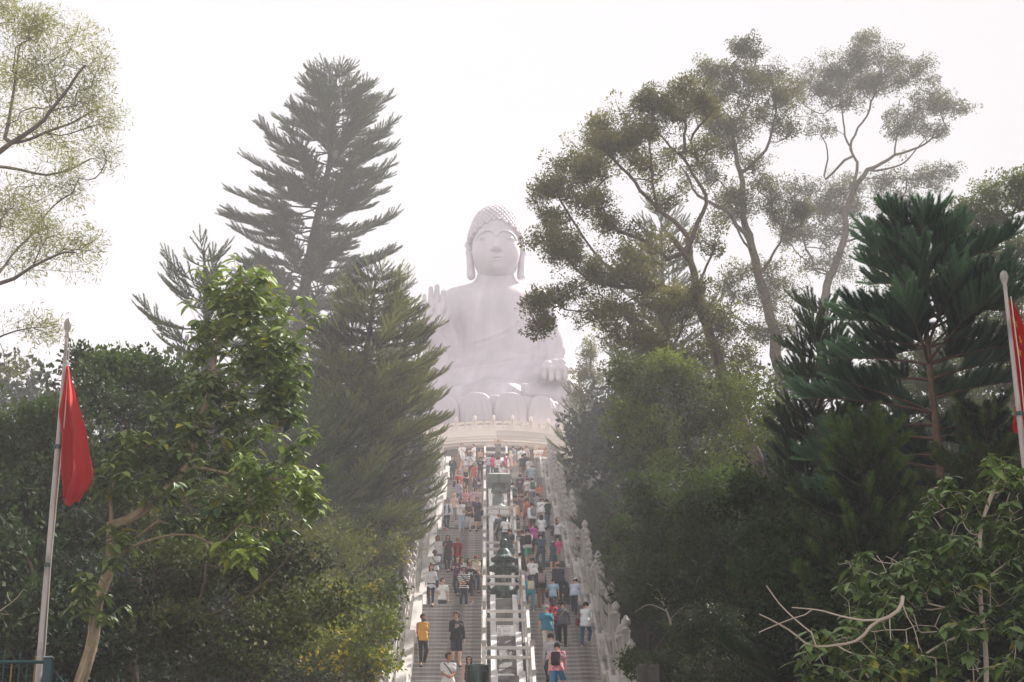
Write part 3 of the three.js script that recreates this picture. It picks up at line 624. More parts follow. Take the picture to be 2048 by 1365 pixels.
function lookQ(dir, up) { const z = dir.clone().normalize(), x = up.clone().cross(z); if (x.lengthSq() < 1e-6) x.set(1, 0, 0); x.normalize(); const y = z.clone().cross(x); return new THREE.Quaternion().setFromRotationMatrix(new THREE.Matrix4().makeBasis(x, y, z)); }
// o.trunk [[px,py,D]...] from foot to top; o.spread: [[height share, branch length m], ...]
function conifer(o) {
  const t = thing(o.name || 'conifer_tree', o.label, 'tree', [0, 0, 0], 0, o.group), rnd = RNG(o.seed), wood = [], c0 = tint(o.c0, 1.5, 1.75, 1.25), c1 = tint(o.c1, 1.6, 1.8, 1.15), items = [[], []], kinds = BR[o.kind || 'far'];
  const P = o.trunk.map((q) => at(q[0], q[1], q[2] * (o.far || 1))); const foot = down(P[0]); P.unshift(foot);
  const pts = spline(P, 0.4), n = pts.length; wood.push(tube(pts, pts.map((_, i) => lerp(o.r0, 0.03, Math.pow(i / (n - 1), 0.9))), 10, false));
  const spreadAt = (h) => { const s = o.spread; for (let i = 0; i < s.length - 1; i++) if (h <= s[i + 1][0]) return lerp(s[i][1], s[i + 1][1], (h - s[i][0]) / (s[i + 1][0] - s[i][0])); return s[s.length - 1][1]; };
  let H = 0; const cum = pts.map((p, i) => (i ? (H += p.distanceTo(pts[i - 1])) : 0));
  let hh = (o.from || 0.1) * H, whorl = 0;
  const pointAt = (d) => { let i = 1; while (i < n - 1 && cum[i] < d) i++; const k = (d - cum[i - 1]) / (cum[i] - cum[i - 1]); return pts[i - 1].clone().lerp(pts[i], clamp(k)); };
  while (hh < H - 0.15) {
    const share = hh / H, m = o.per || 6, a0 = rnd() * 6.28;
    for (let b = 0; b < m; b++) {
      if (rnd() < (o.miss || 0.08)) continue;
      const az = a0 + (b + 0.5 * (rnd() - 0.5)) / m * 6.283; if (o.bareFront && share < o.bareFront && Math.sin(az) > (Math.cos(az) > 0 ? -0.1 : 0.45)) continue;
      const L = spreadAt(share) * (0.5 + 0.62 * rnd()), start = pointAt(hh + (rnd() - 0.5) * 0.25 * (o.gap || 0.8));
      const out = v(Math.cos(az), 0, Math.sin(az)), rise = (o.rise ?? 0.1) + (o.riseTop ?? 0.3) * Math.pow(share, 3) + 0.15 * (rnd() - 0.5), curve = (o.upturn ?? 0.16) * (0.7 + 0.6 * rnd());
      const ax = (s) => start.clone().addScaledVector(out, L * s).add(v(0, L * (rise * s - (o.sag ?? 0.15) * s * (1 - s) + curve * s * s * s), 0));
      const bp = []; for (let i = 0; i <= 6; i++) bp.push(ax(i / 6));
      wood.push(tube(bp, bp.map((_, i) => lerp(0.012 + 0.011 * L, 0.006, i / 6)), 4, false));
      const k = Math.round(L * (o.dens || 9)), side = v(-out.z, 0, out.x);
      for (let i = 0; i < k; i++) {
        const s = lerp(o.bare ?? 0.3, 1, (i + rnd()) / k), p = ax(s), f = ax(Math.min(1, s + 0.05)).sub(ax(s - 0.05)).normalize(), sd = (i % 2 ? 1 : -1) * (0.35 + 0.65 * rnd()) * (1 - 0.5 * s);
        const dir = f.clone().multiplyScalar(o.fwd ?? 0.65).addScaledVector(side, sd).add(v(0, (o.lift ?? 0.2) * (0.4 + 0.9 * rnd()), 0)).normalize();
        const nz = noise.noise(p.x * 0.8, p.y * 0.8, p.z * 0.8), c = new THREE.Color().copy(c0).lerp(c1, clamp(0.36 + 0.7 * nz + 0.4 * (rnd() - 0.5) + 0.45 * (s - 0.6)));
        const sc = (o.size || 1) * (0.7 + 0.5 * rnd()) * (0.65 + 0.35 * Math.min(1, L / 1.6)) * (1 - 0.25 * s);
        items[i & 1].push({ p, q: lookQ(dir, UP), s: sc, c });
      }
      if (rnd() < 0.9) items[0].push({ p: ax(0.93), q: lookQ(ax(1).sub(ax(0.9)), UP), s: (o.size || 1) * 0.75, c: new THREE.Color().copy(c1) });
    }
    hh += (o.gap || 0.8) * (0.75 + 0.5 * rnd()) * lerp(1, 0.65, share); whorl++;
  }
  mesh('trunk', wood, o.bark || M.darkBark, t);
  items.forEach((l, i) => instances('crown', kinds[i], ML.needle, t, l));
  return t;
}
// ================= left of the stairs =================
const G = { pineD: C(0.030, 0.042, 0.022), pineL: C(0.085, 0.10, 0.045), darkD: C(0.012, 0.02, 0.010), darkL: C(0.04, 0.06, 0.022), olive: C(0.10, 0.11, 0.03), oliveL: C(0.17, 0.19, 0.05), yel: C(0.42, 0.36, 0.03) };
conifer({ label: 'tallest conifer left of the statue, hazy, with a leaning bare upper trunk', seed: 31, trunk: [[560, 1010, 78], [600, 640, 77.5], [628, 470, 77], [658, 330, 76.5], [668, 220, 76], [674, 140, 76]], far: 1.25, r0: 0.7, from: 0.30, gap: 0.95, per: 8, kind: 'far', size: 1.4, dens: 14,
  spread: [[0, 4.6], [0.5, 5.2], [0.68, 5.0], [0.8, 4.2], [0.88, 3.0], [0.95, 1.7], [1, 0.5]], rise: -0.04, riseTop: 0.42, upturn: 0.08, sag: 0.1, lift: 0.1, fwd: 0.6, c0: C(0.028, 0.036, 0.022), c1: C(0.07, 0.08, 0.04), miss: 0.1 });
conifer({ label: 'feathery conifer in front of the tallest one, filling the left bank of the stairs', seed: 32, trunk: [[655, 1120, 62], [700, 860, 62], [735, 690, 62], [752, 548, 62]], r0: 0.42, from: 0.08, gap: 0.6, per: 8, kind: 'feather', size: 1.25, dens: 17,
  spread: [[0, 3.4], [0.5, 3.4], [0.75, 2.6], [0.9, 1.5], [1, 0.5]], rise: 0.0, riseTop: 0.3, upturn: 0.1, sag: 0.12, lift: 0.12, fwd: 0.55, c0: C(0.012, 0.016, 0.009), c1: C(0.19, 0.18, 0.07) });  // bright needle tips put sunlight into the colour
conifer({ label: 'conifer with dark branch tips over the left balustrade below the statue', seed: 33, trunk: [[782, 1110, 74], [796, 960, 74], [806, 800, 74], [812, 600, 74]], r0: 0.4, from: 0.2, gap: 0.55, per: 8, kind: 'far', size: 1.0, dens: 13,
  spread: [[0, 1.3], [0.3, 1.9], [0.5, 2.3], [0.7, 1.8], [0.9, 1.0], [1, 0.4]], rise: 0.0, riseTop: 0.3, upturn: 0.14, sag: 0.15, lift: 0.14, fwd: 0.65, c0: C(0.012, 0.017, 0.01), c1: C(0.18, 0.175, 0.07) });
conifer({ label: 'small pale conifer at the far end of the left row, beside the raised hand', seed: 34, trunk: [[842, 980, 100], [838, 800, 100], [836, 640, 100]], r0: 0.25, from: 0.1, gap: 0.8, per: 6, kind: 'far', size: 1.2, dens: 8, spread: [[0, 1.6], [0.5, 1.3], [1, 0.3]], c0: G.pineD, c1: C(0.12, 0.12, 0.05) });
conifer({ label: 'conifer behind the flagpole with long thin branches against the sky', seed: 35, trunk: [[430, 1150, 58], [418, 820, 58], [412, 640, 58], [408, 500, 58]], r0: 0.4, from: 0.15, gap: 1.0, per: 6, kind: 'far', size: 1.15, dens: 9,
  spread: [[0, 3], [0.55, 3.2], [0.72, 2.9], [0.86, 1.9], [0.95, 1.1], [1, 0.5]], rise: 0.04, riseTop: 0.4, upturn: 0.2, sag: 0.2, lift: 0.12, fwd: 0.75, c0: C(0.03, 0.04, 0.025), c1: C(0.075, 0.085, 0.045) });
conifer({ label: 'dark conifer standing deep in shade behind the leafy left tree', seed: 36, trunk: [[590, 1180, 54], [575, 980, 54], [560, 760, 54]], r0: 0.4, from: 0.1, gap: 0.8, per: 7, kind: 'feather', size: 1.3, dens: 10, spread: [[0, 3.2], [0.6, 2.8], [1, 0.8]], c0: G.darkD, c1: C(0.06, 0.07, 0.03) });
tree({ label: 'tall airy pale-leaved tree whose feathery boughs enter from the top left corner', seed: 41, lobes: 9, leaf: 'willow', size: 0.92, twigEvery: 1, tip: 0.006, bark: M.bark, dense: 1.5, c0: C(0.10, 0.09, 0.05), c1: C(0.3, 0.25, 0.13), limbs: [
  [[[-210, 1000, 42], [-170, 700, 42], [-120, 420, 42], [-60, 200, 42], [-20, -60, 42]], 0.34, 0.1],
  [[[-130, 470, 42], [-40, 350, 41], [20, 290, 41], [90, 230, 40.5], [170, 130, 40]], 0.11, 0.03], [[[10, 296, 41], [24, 200, 41.5], [40, 90, 42]], 0.06, 0.025], [[[20, 290, 41], [110, 260, 41.5], [200, 215, 42]], 0.045, 0.02],
  [[[-60, 330, 41.5], [20, 338, 43], [100, 350, 43], [180, 318, 43.5]], 0.06, 0.02], [[[-165, 680, 42], [-60, 600, 41], [20, 560, 41], [90, 520, 40.5], [150, 505, 40]], 0.09, 0.02], [[[-30, 580, 41], [50, 480, 42], [90, 430, 42]], 0.05, 0.02], [[[-170, 760, 42], [-40, 690, 42], [40, 660, 42], [90, 655, 42]], 0.05, 0.012]],
  clusters: [[30, 30, 41.5, 75, 55, 60], [100, 60, 41, 70, 55, 60], [170, 125, 40.5, 60, 50, 60], [60, 140, 41, 90, 60, 70], [130, 195, 41, 75, 55, 60], [195, 235, 41.5, 45, 50, 40], [60, 240, 41.5, 80, 35, 40], [120, 300, 42.5, 80, 32, 40], [205, 310, 43, 35, 22, 16], [50, 375, 42.5, 60, 30, 26], [150, 370, 42.5, 45, 40, 20], [30, 430, 42, 60, 40, 44], [100, 450, 41, 70, 45, 52], [160, 500, 40.5, 42, 48, 34], [80, 510, 41, 80, 35, 34], [-40, 120, 42, 90, 130, 60], [-40, 480, 42, 80, 110, 40], [40, 650, 42, 40, 18, 10], [100, 655, 42, 32, 22, 14], [20, 730, 42, 40, 20, 8]] });
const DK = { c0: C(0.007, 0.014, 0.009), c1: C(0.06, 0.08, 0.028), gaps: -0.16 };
const bush = (o) => tree({ name: 'broadleaf_tree', ...o });
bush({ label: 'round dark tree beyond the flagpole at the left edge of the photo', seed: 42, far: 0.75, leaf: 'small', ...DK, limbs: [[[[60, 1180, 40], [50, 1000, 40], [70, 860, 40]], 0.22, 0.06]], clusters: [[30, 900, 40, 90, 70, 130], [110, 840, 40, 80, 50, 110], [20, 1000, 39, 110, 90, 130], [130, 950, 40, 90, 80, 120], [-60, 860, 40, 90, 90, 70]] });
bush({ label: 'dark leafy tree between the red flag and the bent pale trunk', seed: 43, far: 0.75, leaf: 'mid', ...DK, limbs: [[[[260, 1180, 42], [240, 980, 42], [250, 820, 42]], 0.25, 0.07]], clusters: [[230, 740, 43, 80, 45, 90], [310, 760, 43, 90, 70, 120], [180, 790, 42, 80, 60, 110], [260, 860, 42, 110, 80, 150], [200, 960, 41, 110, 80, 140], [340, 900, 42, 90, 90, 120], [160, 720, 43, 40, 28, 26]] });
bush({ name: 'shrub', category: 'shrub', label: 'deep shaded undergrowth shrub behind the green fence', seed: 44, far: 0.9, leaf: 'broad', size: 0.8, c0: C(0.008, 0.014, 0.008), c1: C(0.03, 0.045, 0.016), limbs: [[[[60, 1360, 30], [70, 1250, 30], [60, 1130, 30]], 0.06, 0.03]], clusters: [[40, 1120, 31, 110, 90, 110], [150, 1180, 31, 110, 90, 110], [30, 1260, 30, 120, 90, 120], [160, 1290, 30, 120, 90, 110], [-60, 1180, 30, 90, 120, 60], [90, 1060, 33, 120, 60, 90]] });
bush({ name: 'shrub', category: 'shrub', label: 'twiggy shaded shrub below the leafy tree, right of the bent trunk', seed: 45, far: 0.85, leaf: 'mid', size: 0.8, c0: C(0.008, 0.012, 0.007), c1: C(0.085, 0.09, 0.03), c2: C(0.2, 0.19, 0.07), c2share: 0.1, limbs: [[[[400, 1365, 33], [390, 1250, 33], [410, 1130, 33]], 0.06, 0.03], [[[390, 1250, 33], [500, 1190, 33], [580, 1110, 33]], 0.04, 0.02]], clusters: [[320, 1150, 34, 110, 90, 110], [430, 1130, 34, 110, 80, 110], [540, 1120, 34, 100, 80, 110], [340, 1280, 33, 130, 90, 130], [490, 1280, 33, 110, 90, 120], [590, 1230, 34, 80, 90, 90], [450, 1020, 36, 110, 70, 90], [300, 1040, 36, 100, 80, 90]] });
bush({ name: 'shrub', category: 'shrub', label: 'olive shrub with twigs below the conifers, left of the yellow-leaved shrub', seed: 46, leaf: 'fine', c0: C(0.014, 0.016, 0.008), c1: C(0.15, 0.145, 0.045), limbs: [[[[620, 1350, 42], [610, 1240, 42], [620, 1150, 42]], 0.06, 0.03]], clusters: [[560, 1060, 46, 90, 70, 90], [640, 1120, 45, 90, 80, 110], [570, 1200, 42, 90, 80, 110], [660, 1230, 43, 80, 70, 100], [560, 1320, 40, 110, 70, 110], [700, 1080, 50, 70, 60, 80]] });
bush({ name: 'shrub', category: 'shrub', label: 'sunlit shrub with bright yellow leaves beside the left foot of the stairs', seed: 47, leaf: 'broad', size: 0.72, c0: C(0.035, 0.045, 0.014), c1: C(0.16, 0.165, 0.025), c2: C(0.6, 0.45, 0.02), c2share: 0.16, gaps: -0.1, limbs: [[[[690, 1380, 40], [690, 1300, 40], [700, 1200, 40]], 0.06, 0.02], [[[690, 1300, 40], [760, 1270, 40], [780, 1240, 40]], 0.04, 0.015]], clusters: [[700, 1290, 40, 70, 28, 60], [760, 1250, 40, 50, 30, 44], [650, 1330, 39, 70, 30, 60], [740, 1330, 39, 60, 28, 50], [690, 1200, 42, 80, 40, 70], [760, 1190, 43, 50, 28, 36], [610, 1290, 40, 50, 40, 34]] });
bush({ name: 'shrub', category: 'shrub', label: 'yellow-green bush leaning over the upper part of the left balustrade', seed: 48, leaf: 'mid', size: 0.85, c0: C(0.05, 0.055, 0.02), c1: C(0.18, 0.18, 0.05), c2: C(0.55, 0.42, 0.03), c2share: 0.16, limbs: [[[[740, 1240, 56], [750, 1160, 56], [770, 1090, 56]], 0.06, 0.02]], clusters: [[700, 1130, 56, 60, 40, 60], [770, 1090, 57, 50, 40, 60], [730, 1160, 55, 60, 30, 40], [800, 1110, 57, 26, 22, 16], [660, 1080, 58, 70, 40, 50], [780, 1040, 62, 50, 40, 50]] });
// ---- leafy tree near the camera on the left: every large leaf is a piece of its own
function pickLeaves(name, t, geos, mat, list, most) { // nearest and least hidden leaves singly, the rest together
  list.sort((a, b) => a.rank - b.rank); const tones = [];
  const by = new Map();
  list.slice(0, most).forEach((e, i) => {
    const key = Math.round(e.k * 5); if (!by.has(key)) by.set(key, mat.map((m) => m.clone())); const mm = by.get(key)[0]; if (!mm.userData.set) { mm.color.copy(e.c); mm.userData.set = true; }
    const m = mesh('leaf', geos[i % geos.length], mm, t); m.position.copy(e.p); m.quaternion.copy(e.q); m.scale.setScalar(e.s);
  });
  const rest = list.slice(most); geos.forEach((g, i) => instances(name, g, mat[0], t, rest.filter((_, j) => j % geos.length === i)));
}
function leafyTree(o) {
  const t = thing(o.name, o.label, o.category, [0, 0, 0], 0), rnd = RNG(o.seed), W = new Wood(), list = [];
  o.limbs.forEach(([pts, r0, r1], i) => { const P = pts.map((q) => at(...q)); if (i === 0) P.unshift(down(P[0])); W.limb(P, r0, r1, 0.2); });
  const ends = [];
  for (const [px, py, D, rx, ry, n0, tone = 0.4] of o.clusters) {
    const n = Math.round(n0 * (o.full || 1));
    const ctr = at(px, py, D), sx = rx * D / FPX, sy = ry * D / FPX;
    for (let k = 0; k < n; k++) { const th = rnd() * 6.283, z = 2 * rnd() - 1, q = Math.sqrt(1 - z * z), rad = Math.cbrt(0.1 + 0.9 * rnd()) * (rnd() < 0.12 ? 1.3 : 0.95); ends.push({ p: v(ctr.x + q * Math.cos(th) * rad * sx * 1.2, ctr.y + z * rad * sy * 1.2, ctr.z + q * Math.sin(th) * rad * sx * 1.1), tone, top: z * rad }); }
  }
  ends.sort((a, b) => a.p.distanceTo(W.n[0].p) - b.p.distanceTo(W.n[0].p));
  for (const e of ends) {
    const k = W.twig(e.p, rnd), dir = e.p.clone().sub(W.n[W.n[k].parent].p).normalize(); // leaves stand in a rosette round the twig's end
    if (noise.noise(e.p.x * 1.9, e.p.y * 1.9, e.p.z * 1.9) < -0.28 + 0.2 * rnd()) continue;
    const m = o.per + Math.floor(rnd() * 3);
    for (let i = 0; i < m; i++) {
      const az = i * 2.4 + rnd(), back = i / m * o.spacing, p = e.p.clone().addScaledVector(dir, -back), side = v(Math.cos(az), 0, Math.sin(az));
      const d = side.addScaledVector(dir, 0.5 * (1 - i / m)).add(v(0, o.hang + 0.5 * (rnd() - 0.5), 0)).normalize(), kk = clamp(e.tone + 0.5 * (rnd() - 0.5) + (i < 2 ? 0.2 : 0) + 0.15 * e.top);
      const c = new THREE.Color().copy(o.c0).lerp(o.c1, kk); if (rnd() < o.yshare) { c.lerp(o.c2, 0.5 + 0.5 * rnd()); }
      list.push({ p, q: lookQ(d, v(rnd() - 0.5, 1, rnd() - 0.5).normalize()), s: 0.5 + 0.75 * rnd(), c, k: kk, rank: -p.z + 0.6 * rnd() + Math.max(0, -1 - e.top) });
    }
  }
  mesh('trunk', W.build(0.004, 2.5), o.bark, t);
  pickLeaves('foliage', t, o.geos, [ML.gloss], list, 300); return t;
}
leafyTree({ name: 'broadleaf_tree', label: 'leafy green tree with a pale bent trunk, near the red flag on the left', category: 'tree', seed: 51, full: 1.45, bark: M.paleBark, per: 6, spacing: 0.14, hang: -0.4, yshare: 0.045, c0: C(0.04, 0.085, 0.03), c1: C(0.33, 0.43, 0.075), c2: C(0.55, 0.5, 0.03), geos: [leafGeo('oval', 0.22), leafGeo('oval', 0.2, 0.2, 0.4)],
  limbs: [[[[158, 1375, 25], [185, 1230, 25], [205, 1130, 25], [222, 1050, 25]], 0.115, 0.08], [[[222, 1050, 25], [300, 1010, 25.2], [370, 930, 25.5], [410, 820, 26], [440, 700, 26.2], [470, 580, 26.3], [480, 530, 26.3]], 0.075, 0.02], [[[222, 1060, 25], [225, 980, 24.8], [250, 900, 24.8]], 0.035, 0.015], [[[228, 1112, 25], [280, 1085, 24.6], [350, 1070, 24.4]], 0.03, 0.012], [[[370, 930, 25.5], [470, 950, 25], [560, 960, 24.8], [610, 950, 24.6]], 0.03, 0.01], [[[400, 850, 26], [500, 860, 26], [570, 840, 26]], 0.03, 0.01], [[[185, 1230, 25], [210, 1180, 24.6]], 0.02, 0.01]],
  clusters: [[480, 590, 26.3, 85, 60, 62, 0.6], [520, 660, 26.3, 95, 75, 80, 0.42], [450, 690, 26.2, 75, 75, 55, 0.4], [560, 730, 26.2, 60, 60, 40, 0.35], [500, 770, 26.2, 90, 60, 52, 0.3], [420, 790, 26, 80, 60, 44, 0.25], [560, 810, 26, 50, 40, 22, 0.3], [260, 905, 24.8, 45, 45, 26, 0.45], [330, 900, 25.4, 70, 60, 44, 0.28], [420, 880, 25.8, 80, 60, 44, 0.25], [250, 970, 24.9, 70, 35, 30, 0.3], [470, 960, 25, 90, 50, 42, 0.32], [580, 960, 24.7, 50, 34, 22, 0.55], [510, 1040, 25, 80, 40, 36, 0.35], [600, 1010, 24.8, 40, 30, 12, 0.5], [380, 1010, 25, 80, 50, 30, 0.22], [180, 1200, 24.6, 50, 50, 22, 0.3], [480, 1110, 25, 40, 30, 10, 0.85], [230, 1090, 24.7, 30, 40, 10, 0.4], [560, 900, 25.3, 70, 50, 30, 0.35]] });
// ================= right of the stairs =================
const AIR = { gaps: -0.2, dense: 2.1, lobes: 8, wide: 1.2, leaf: 'small', size: 0.62, twigEvery: 1, tip: 0.012, bark: M.bark, c0: C(0.045, 0.04, 0.022), c1: C(0.2, 0.165, 0.07) };
tree({ label: 'tall spreading tree whose flat-topped crown reaches towards the statue', seed: 61, ...AIR, far: 1.15, limbs: [
  [[[1530, 1010, 50], [1500, 900, 50], [1462, 800, 50], [1425, 690, 50], [1400, 600, 50], [1375, 520, 50], [1340, 470, 50]], 0.3, 0.09],
  [[[1415, 660, 50], [1390, 610, 49.5], [1340, 580, 49], [1260, 575, 48.5], [1180, 560, 48], [1110, 500, 48]], 0.11, 0.03], [[[1380, 530, 50], [1370, 470, 50.3], [1330, 430, 50.5], [1290, 390, 50.5], [1240, 330, 50.5], [1190, 290, 50.5]], 0.1, 0.03], [[[1372, 505, 50], [1390, 450, 50], [1410, 400, 50], [1385, 340, 50.5], [1330, 280, 51], [1280, 240, 51]], 0.08, 0.025], [[[1310, 410, 50.5], [1305, 340, 50], [1300, 280, 50], [1310, 220, 50]], 0.05, 0.02], [[[1260, 575, 48.5], [1200, 520, 49], [1150, 450, 49], [1120, 400, 49]], 0.06, 0.02], [[[1180, 560, 48], [1130, 590, 47.5], [1090, 610, 47]], 0.03, 0.012], [[[1300, 580, 49], [1220, 620, 49], [1150, 660, 49]], 0.03, 0.012], [[[1395, 590, 50], [1410, 540, 51], [1430, 490, 51]], 0.06, 0.03]],
  clusters: [[1110, 390, 49, 42, 34, 70], [1150, 340, 49.5, 55, 30, 100], [1200, 300, 50.5, 50, 34, 90], [1200, 250, 50.5, 26, 22, 26], [1260, 270, 50.5, 60, 32, 110], [1310, 225, 50.5, 70, 34, 130], [1380, 200, 51, 60, 36, 100], [1290, 330, 50.5, 50, 26, 40], [1110, 480, 48, 42, 36, 66], [1100, 440, 49, 26, 24, 22], [1150, 500, 48, 36, 34, 40], [1165, 400, 49, 50, 24, 40], [1076, 620, 47, 26, 42, 46], [1090, 660, 47, 20, 26, 22], [1125, 590, 47.6, 30, 28, 26], [1200, 560, 48.4, 60, 40, 70], [1260, 540, 48.6, 60, 50, 80], [1240, 620, 49, 70, 36, 70], [1320, 620, 49, 60, 50, 80], [1170, 640, 49, 30, 22, 20], [1390, 300, 50.6, 50, 30, 40], [1240, 450, 50, 40, 26, 20], [1350, 690, 49.5, 70, 50, 90], [1270, 690, 49.5, 60, 46, 80], [1430, 660, 50, 50, 60, 60], [1300, 500, 50, 60, 36, 50], [1380, 590, 49, 60, 40, 60], [1460, 740, 50, 60, 60, 70], [1330, 390, 50.5, 40, 24, 20], [1200, 430, 49.5, 40, 22, 20], [1420, 470, 51, 36, 40, 36]] });
tree({ label: 'tallest airy tree on the right, its thin crown rising to the top of the photo', seed: 62, ...AIR, far: 1.35, c0: C(0.045, 0.04, 0.028), c1: C(0.16, 0.135, 0.075), limbs: [
  [[[1590, 1000, 58], [1570, 820, 58], [1552, 690, 58], [1530, 590, 58], [1505, 500, 58], [1490, 430, 58], [1480, 340, 58], [1465, 240, 58]], 0.3, 0.06],
  [[[1500, 480, 58], [1460, 430, 57.5], [1400, 390, 57.5], [1360, 330, 57.5]], 0.09, 0.03], [[[1482, 350, 58], [1530, 300, 58], [1550, 230, 58], [1545, 150, 58]], 0.07, 0.02], [[[1478, 320, 58], [1450, 260, 58.5], [1420, 180, 58.5]], 0.05, 0.02], [[[1520, 550, 58], [1560, 480, 58.5], [1575, 400, 58.5]], 0.06, 0.02], [[[1510, 510, 58], [1475, 460, 57], [1455, 380, 57]], 0.05, 0.02]],
  clusters: [[1420, 150, 58.5, 45, 30, 80], [1400, 215, 58.5, 40, 26, 50], [1490, 100, 58, 36, 30, 44], [1470, 170, 58, 50, 34, 90], [1530, 150, 58, 40, 26, 50], [1540, 195, 58, 55, 34, 100], [1480, 240, 58, 60, 34, 90], [1430, 280, 58, 50, 30, 60], [1570, 250, 58, 34, 30, 30], [1450, 410, 57.5, 46, 40, 60], [1400, 350, 57.5, 40, 22, 30], [1530, 390, 58, 40, 44, 60], [1580, 430, 58.5, 36, 46, 60], [1500, 330, 58, 30, 30, 24], [1560, 560, 58.5, 46, 46, 60], [1480, 560, 57.5, 40, 50, 50], [1540, 640, 58, 50, 50, 60]] });
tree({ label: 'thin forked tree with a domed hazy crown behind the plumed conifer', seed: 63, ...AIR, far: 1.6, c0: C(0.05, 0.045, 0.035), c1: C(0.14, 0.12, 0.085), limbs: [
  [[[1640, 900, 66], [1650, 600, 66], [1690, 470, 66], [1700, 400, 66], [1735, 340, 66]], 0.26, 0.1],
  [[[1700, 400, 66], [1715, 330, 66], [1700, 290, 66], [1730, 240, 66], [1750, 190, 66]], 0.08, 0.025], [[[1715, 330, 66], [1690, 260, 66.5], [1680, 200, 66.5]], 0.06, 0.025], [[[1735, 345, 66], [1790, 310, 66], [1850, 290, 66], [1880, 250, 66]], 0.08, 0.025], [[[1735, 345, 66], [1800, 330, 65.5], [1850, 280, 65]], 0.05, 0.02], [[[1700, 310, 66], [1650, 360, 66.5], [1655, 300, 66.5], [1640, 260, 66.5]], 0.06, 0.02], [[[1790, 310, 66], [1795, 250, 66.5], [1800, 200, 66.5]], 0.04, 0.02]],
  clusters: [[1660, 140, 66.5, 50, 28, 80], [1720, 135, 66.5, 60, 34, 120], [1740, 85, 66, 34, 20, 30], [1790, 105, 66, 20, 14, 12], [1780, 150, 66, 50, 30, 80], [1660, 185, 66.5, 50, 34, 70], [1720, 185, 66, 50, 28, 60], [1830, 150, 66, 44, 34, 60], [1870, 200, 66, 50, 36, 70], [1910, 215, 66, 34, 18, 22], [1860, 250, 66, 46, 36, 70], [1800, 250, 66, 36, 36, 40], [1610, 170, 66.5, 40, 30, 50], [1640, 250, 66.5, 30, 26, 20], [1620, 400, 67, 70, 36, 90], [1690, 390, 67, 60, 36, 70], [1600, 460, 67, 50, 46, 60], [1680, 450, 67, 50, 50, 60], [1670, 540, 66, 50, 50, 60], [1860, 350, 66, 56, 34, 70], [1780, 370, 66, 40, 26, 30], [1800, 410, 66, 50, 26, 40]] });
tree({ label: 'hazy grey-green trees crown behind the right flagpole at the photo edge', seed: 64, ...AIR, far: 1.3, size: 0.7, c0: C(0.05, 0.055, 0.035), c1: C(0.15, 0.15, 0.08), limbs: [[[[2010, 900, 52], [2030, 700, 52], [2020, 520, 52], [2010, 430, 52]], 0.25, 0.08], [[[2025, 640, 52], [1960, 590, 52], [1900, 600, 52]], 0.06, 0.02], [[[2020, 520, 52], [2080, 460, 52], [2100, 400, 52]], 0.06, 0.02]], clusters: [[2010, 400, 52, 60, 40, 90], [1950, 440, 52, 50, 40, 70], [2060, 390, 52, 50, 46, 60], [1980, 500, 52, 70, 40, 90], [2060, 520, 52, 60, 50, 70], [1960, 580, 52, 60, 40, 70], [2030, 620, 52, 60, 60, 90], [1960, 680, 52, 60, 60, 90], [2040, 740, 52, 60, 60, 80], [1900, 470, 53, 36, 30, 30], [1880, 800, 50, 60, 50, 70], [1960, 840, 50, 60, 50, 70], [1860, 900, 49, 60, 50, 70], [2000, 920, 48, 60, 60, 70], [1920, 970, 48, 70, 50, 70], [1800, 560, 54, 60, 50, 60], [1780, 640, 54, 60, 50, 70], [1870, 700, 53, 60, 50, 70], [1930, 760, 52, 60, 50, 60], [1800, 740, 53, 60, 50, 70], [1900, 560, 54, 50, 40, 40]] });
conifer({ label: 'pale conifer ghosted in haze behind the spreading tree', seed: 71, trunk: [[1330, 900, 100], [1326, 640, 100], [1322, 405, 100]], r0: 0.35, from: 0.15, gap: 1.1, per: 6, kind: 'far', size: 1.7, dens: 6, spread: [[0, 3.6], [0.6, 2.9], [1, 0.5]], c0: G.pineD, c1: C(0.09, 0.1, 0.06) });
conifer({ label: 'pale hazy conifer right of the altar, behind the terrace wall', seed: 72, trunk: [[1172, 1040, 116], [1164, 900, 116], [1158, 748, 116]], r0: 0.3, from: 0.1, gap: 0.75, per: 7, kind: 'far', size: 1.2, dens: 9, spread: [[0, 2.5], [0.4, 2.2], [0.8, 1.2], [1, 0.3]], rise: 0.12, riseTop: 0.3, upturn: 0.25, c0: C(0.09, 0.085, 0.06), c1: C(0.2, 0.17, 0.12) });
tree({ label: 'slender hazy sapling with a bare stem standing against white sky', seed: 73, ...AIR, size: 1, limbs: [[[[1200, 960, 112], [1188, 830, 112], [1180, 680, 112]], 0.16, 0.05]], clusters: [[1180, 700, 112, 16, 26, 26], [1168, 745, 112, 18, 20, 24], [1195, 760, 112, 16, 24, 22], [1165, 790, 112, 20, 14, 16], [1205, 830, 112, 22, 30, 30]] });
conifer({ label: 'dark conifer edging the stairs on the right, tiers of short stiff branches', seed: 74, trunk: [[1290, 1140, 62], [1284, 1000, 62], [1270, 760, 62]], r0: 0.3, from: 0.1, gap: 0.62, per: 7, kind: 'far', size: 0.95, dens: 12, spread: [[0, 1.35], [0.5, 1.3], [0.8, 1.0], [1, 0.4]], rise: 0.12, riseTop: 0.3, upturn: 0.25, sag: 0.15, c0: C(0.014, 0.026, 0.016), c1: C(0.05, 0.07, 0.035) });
conifer({ label: 'blurred blue-green conifer bough beside the right balustrade halfway up', seed: 75, trunk: [[1222, 1130, 80], [1208, 1040, 80], [1198, 985, 80]], r0: 0.2, from: 0.1, gap: 0.5, per: 8, kind: 'far', size: 1.1, dens: 12, spread: [[0, 1.4], [0.6, 1.3], [1, 0.6]], rise: 0.05, riseTop: 0.2, c0: C(0.02, 0.035, 0.022), c1: C(0.05, 0.07, 0.04) });
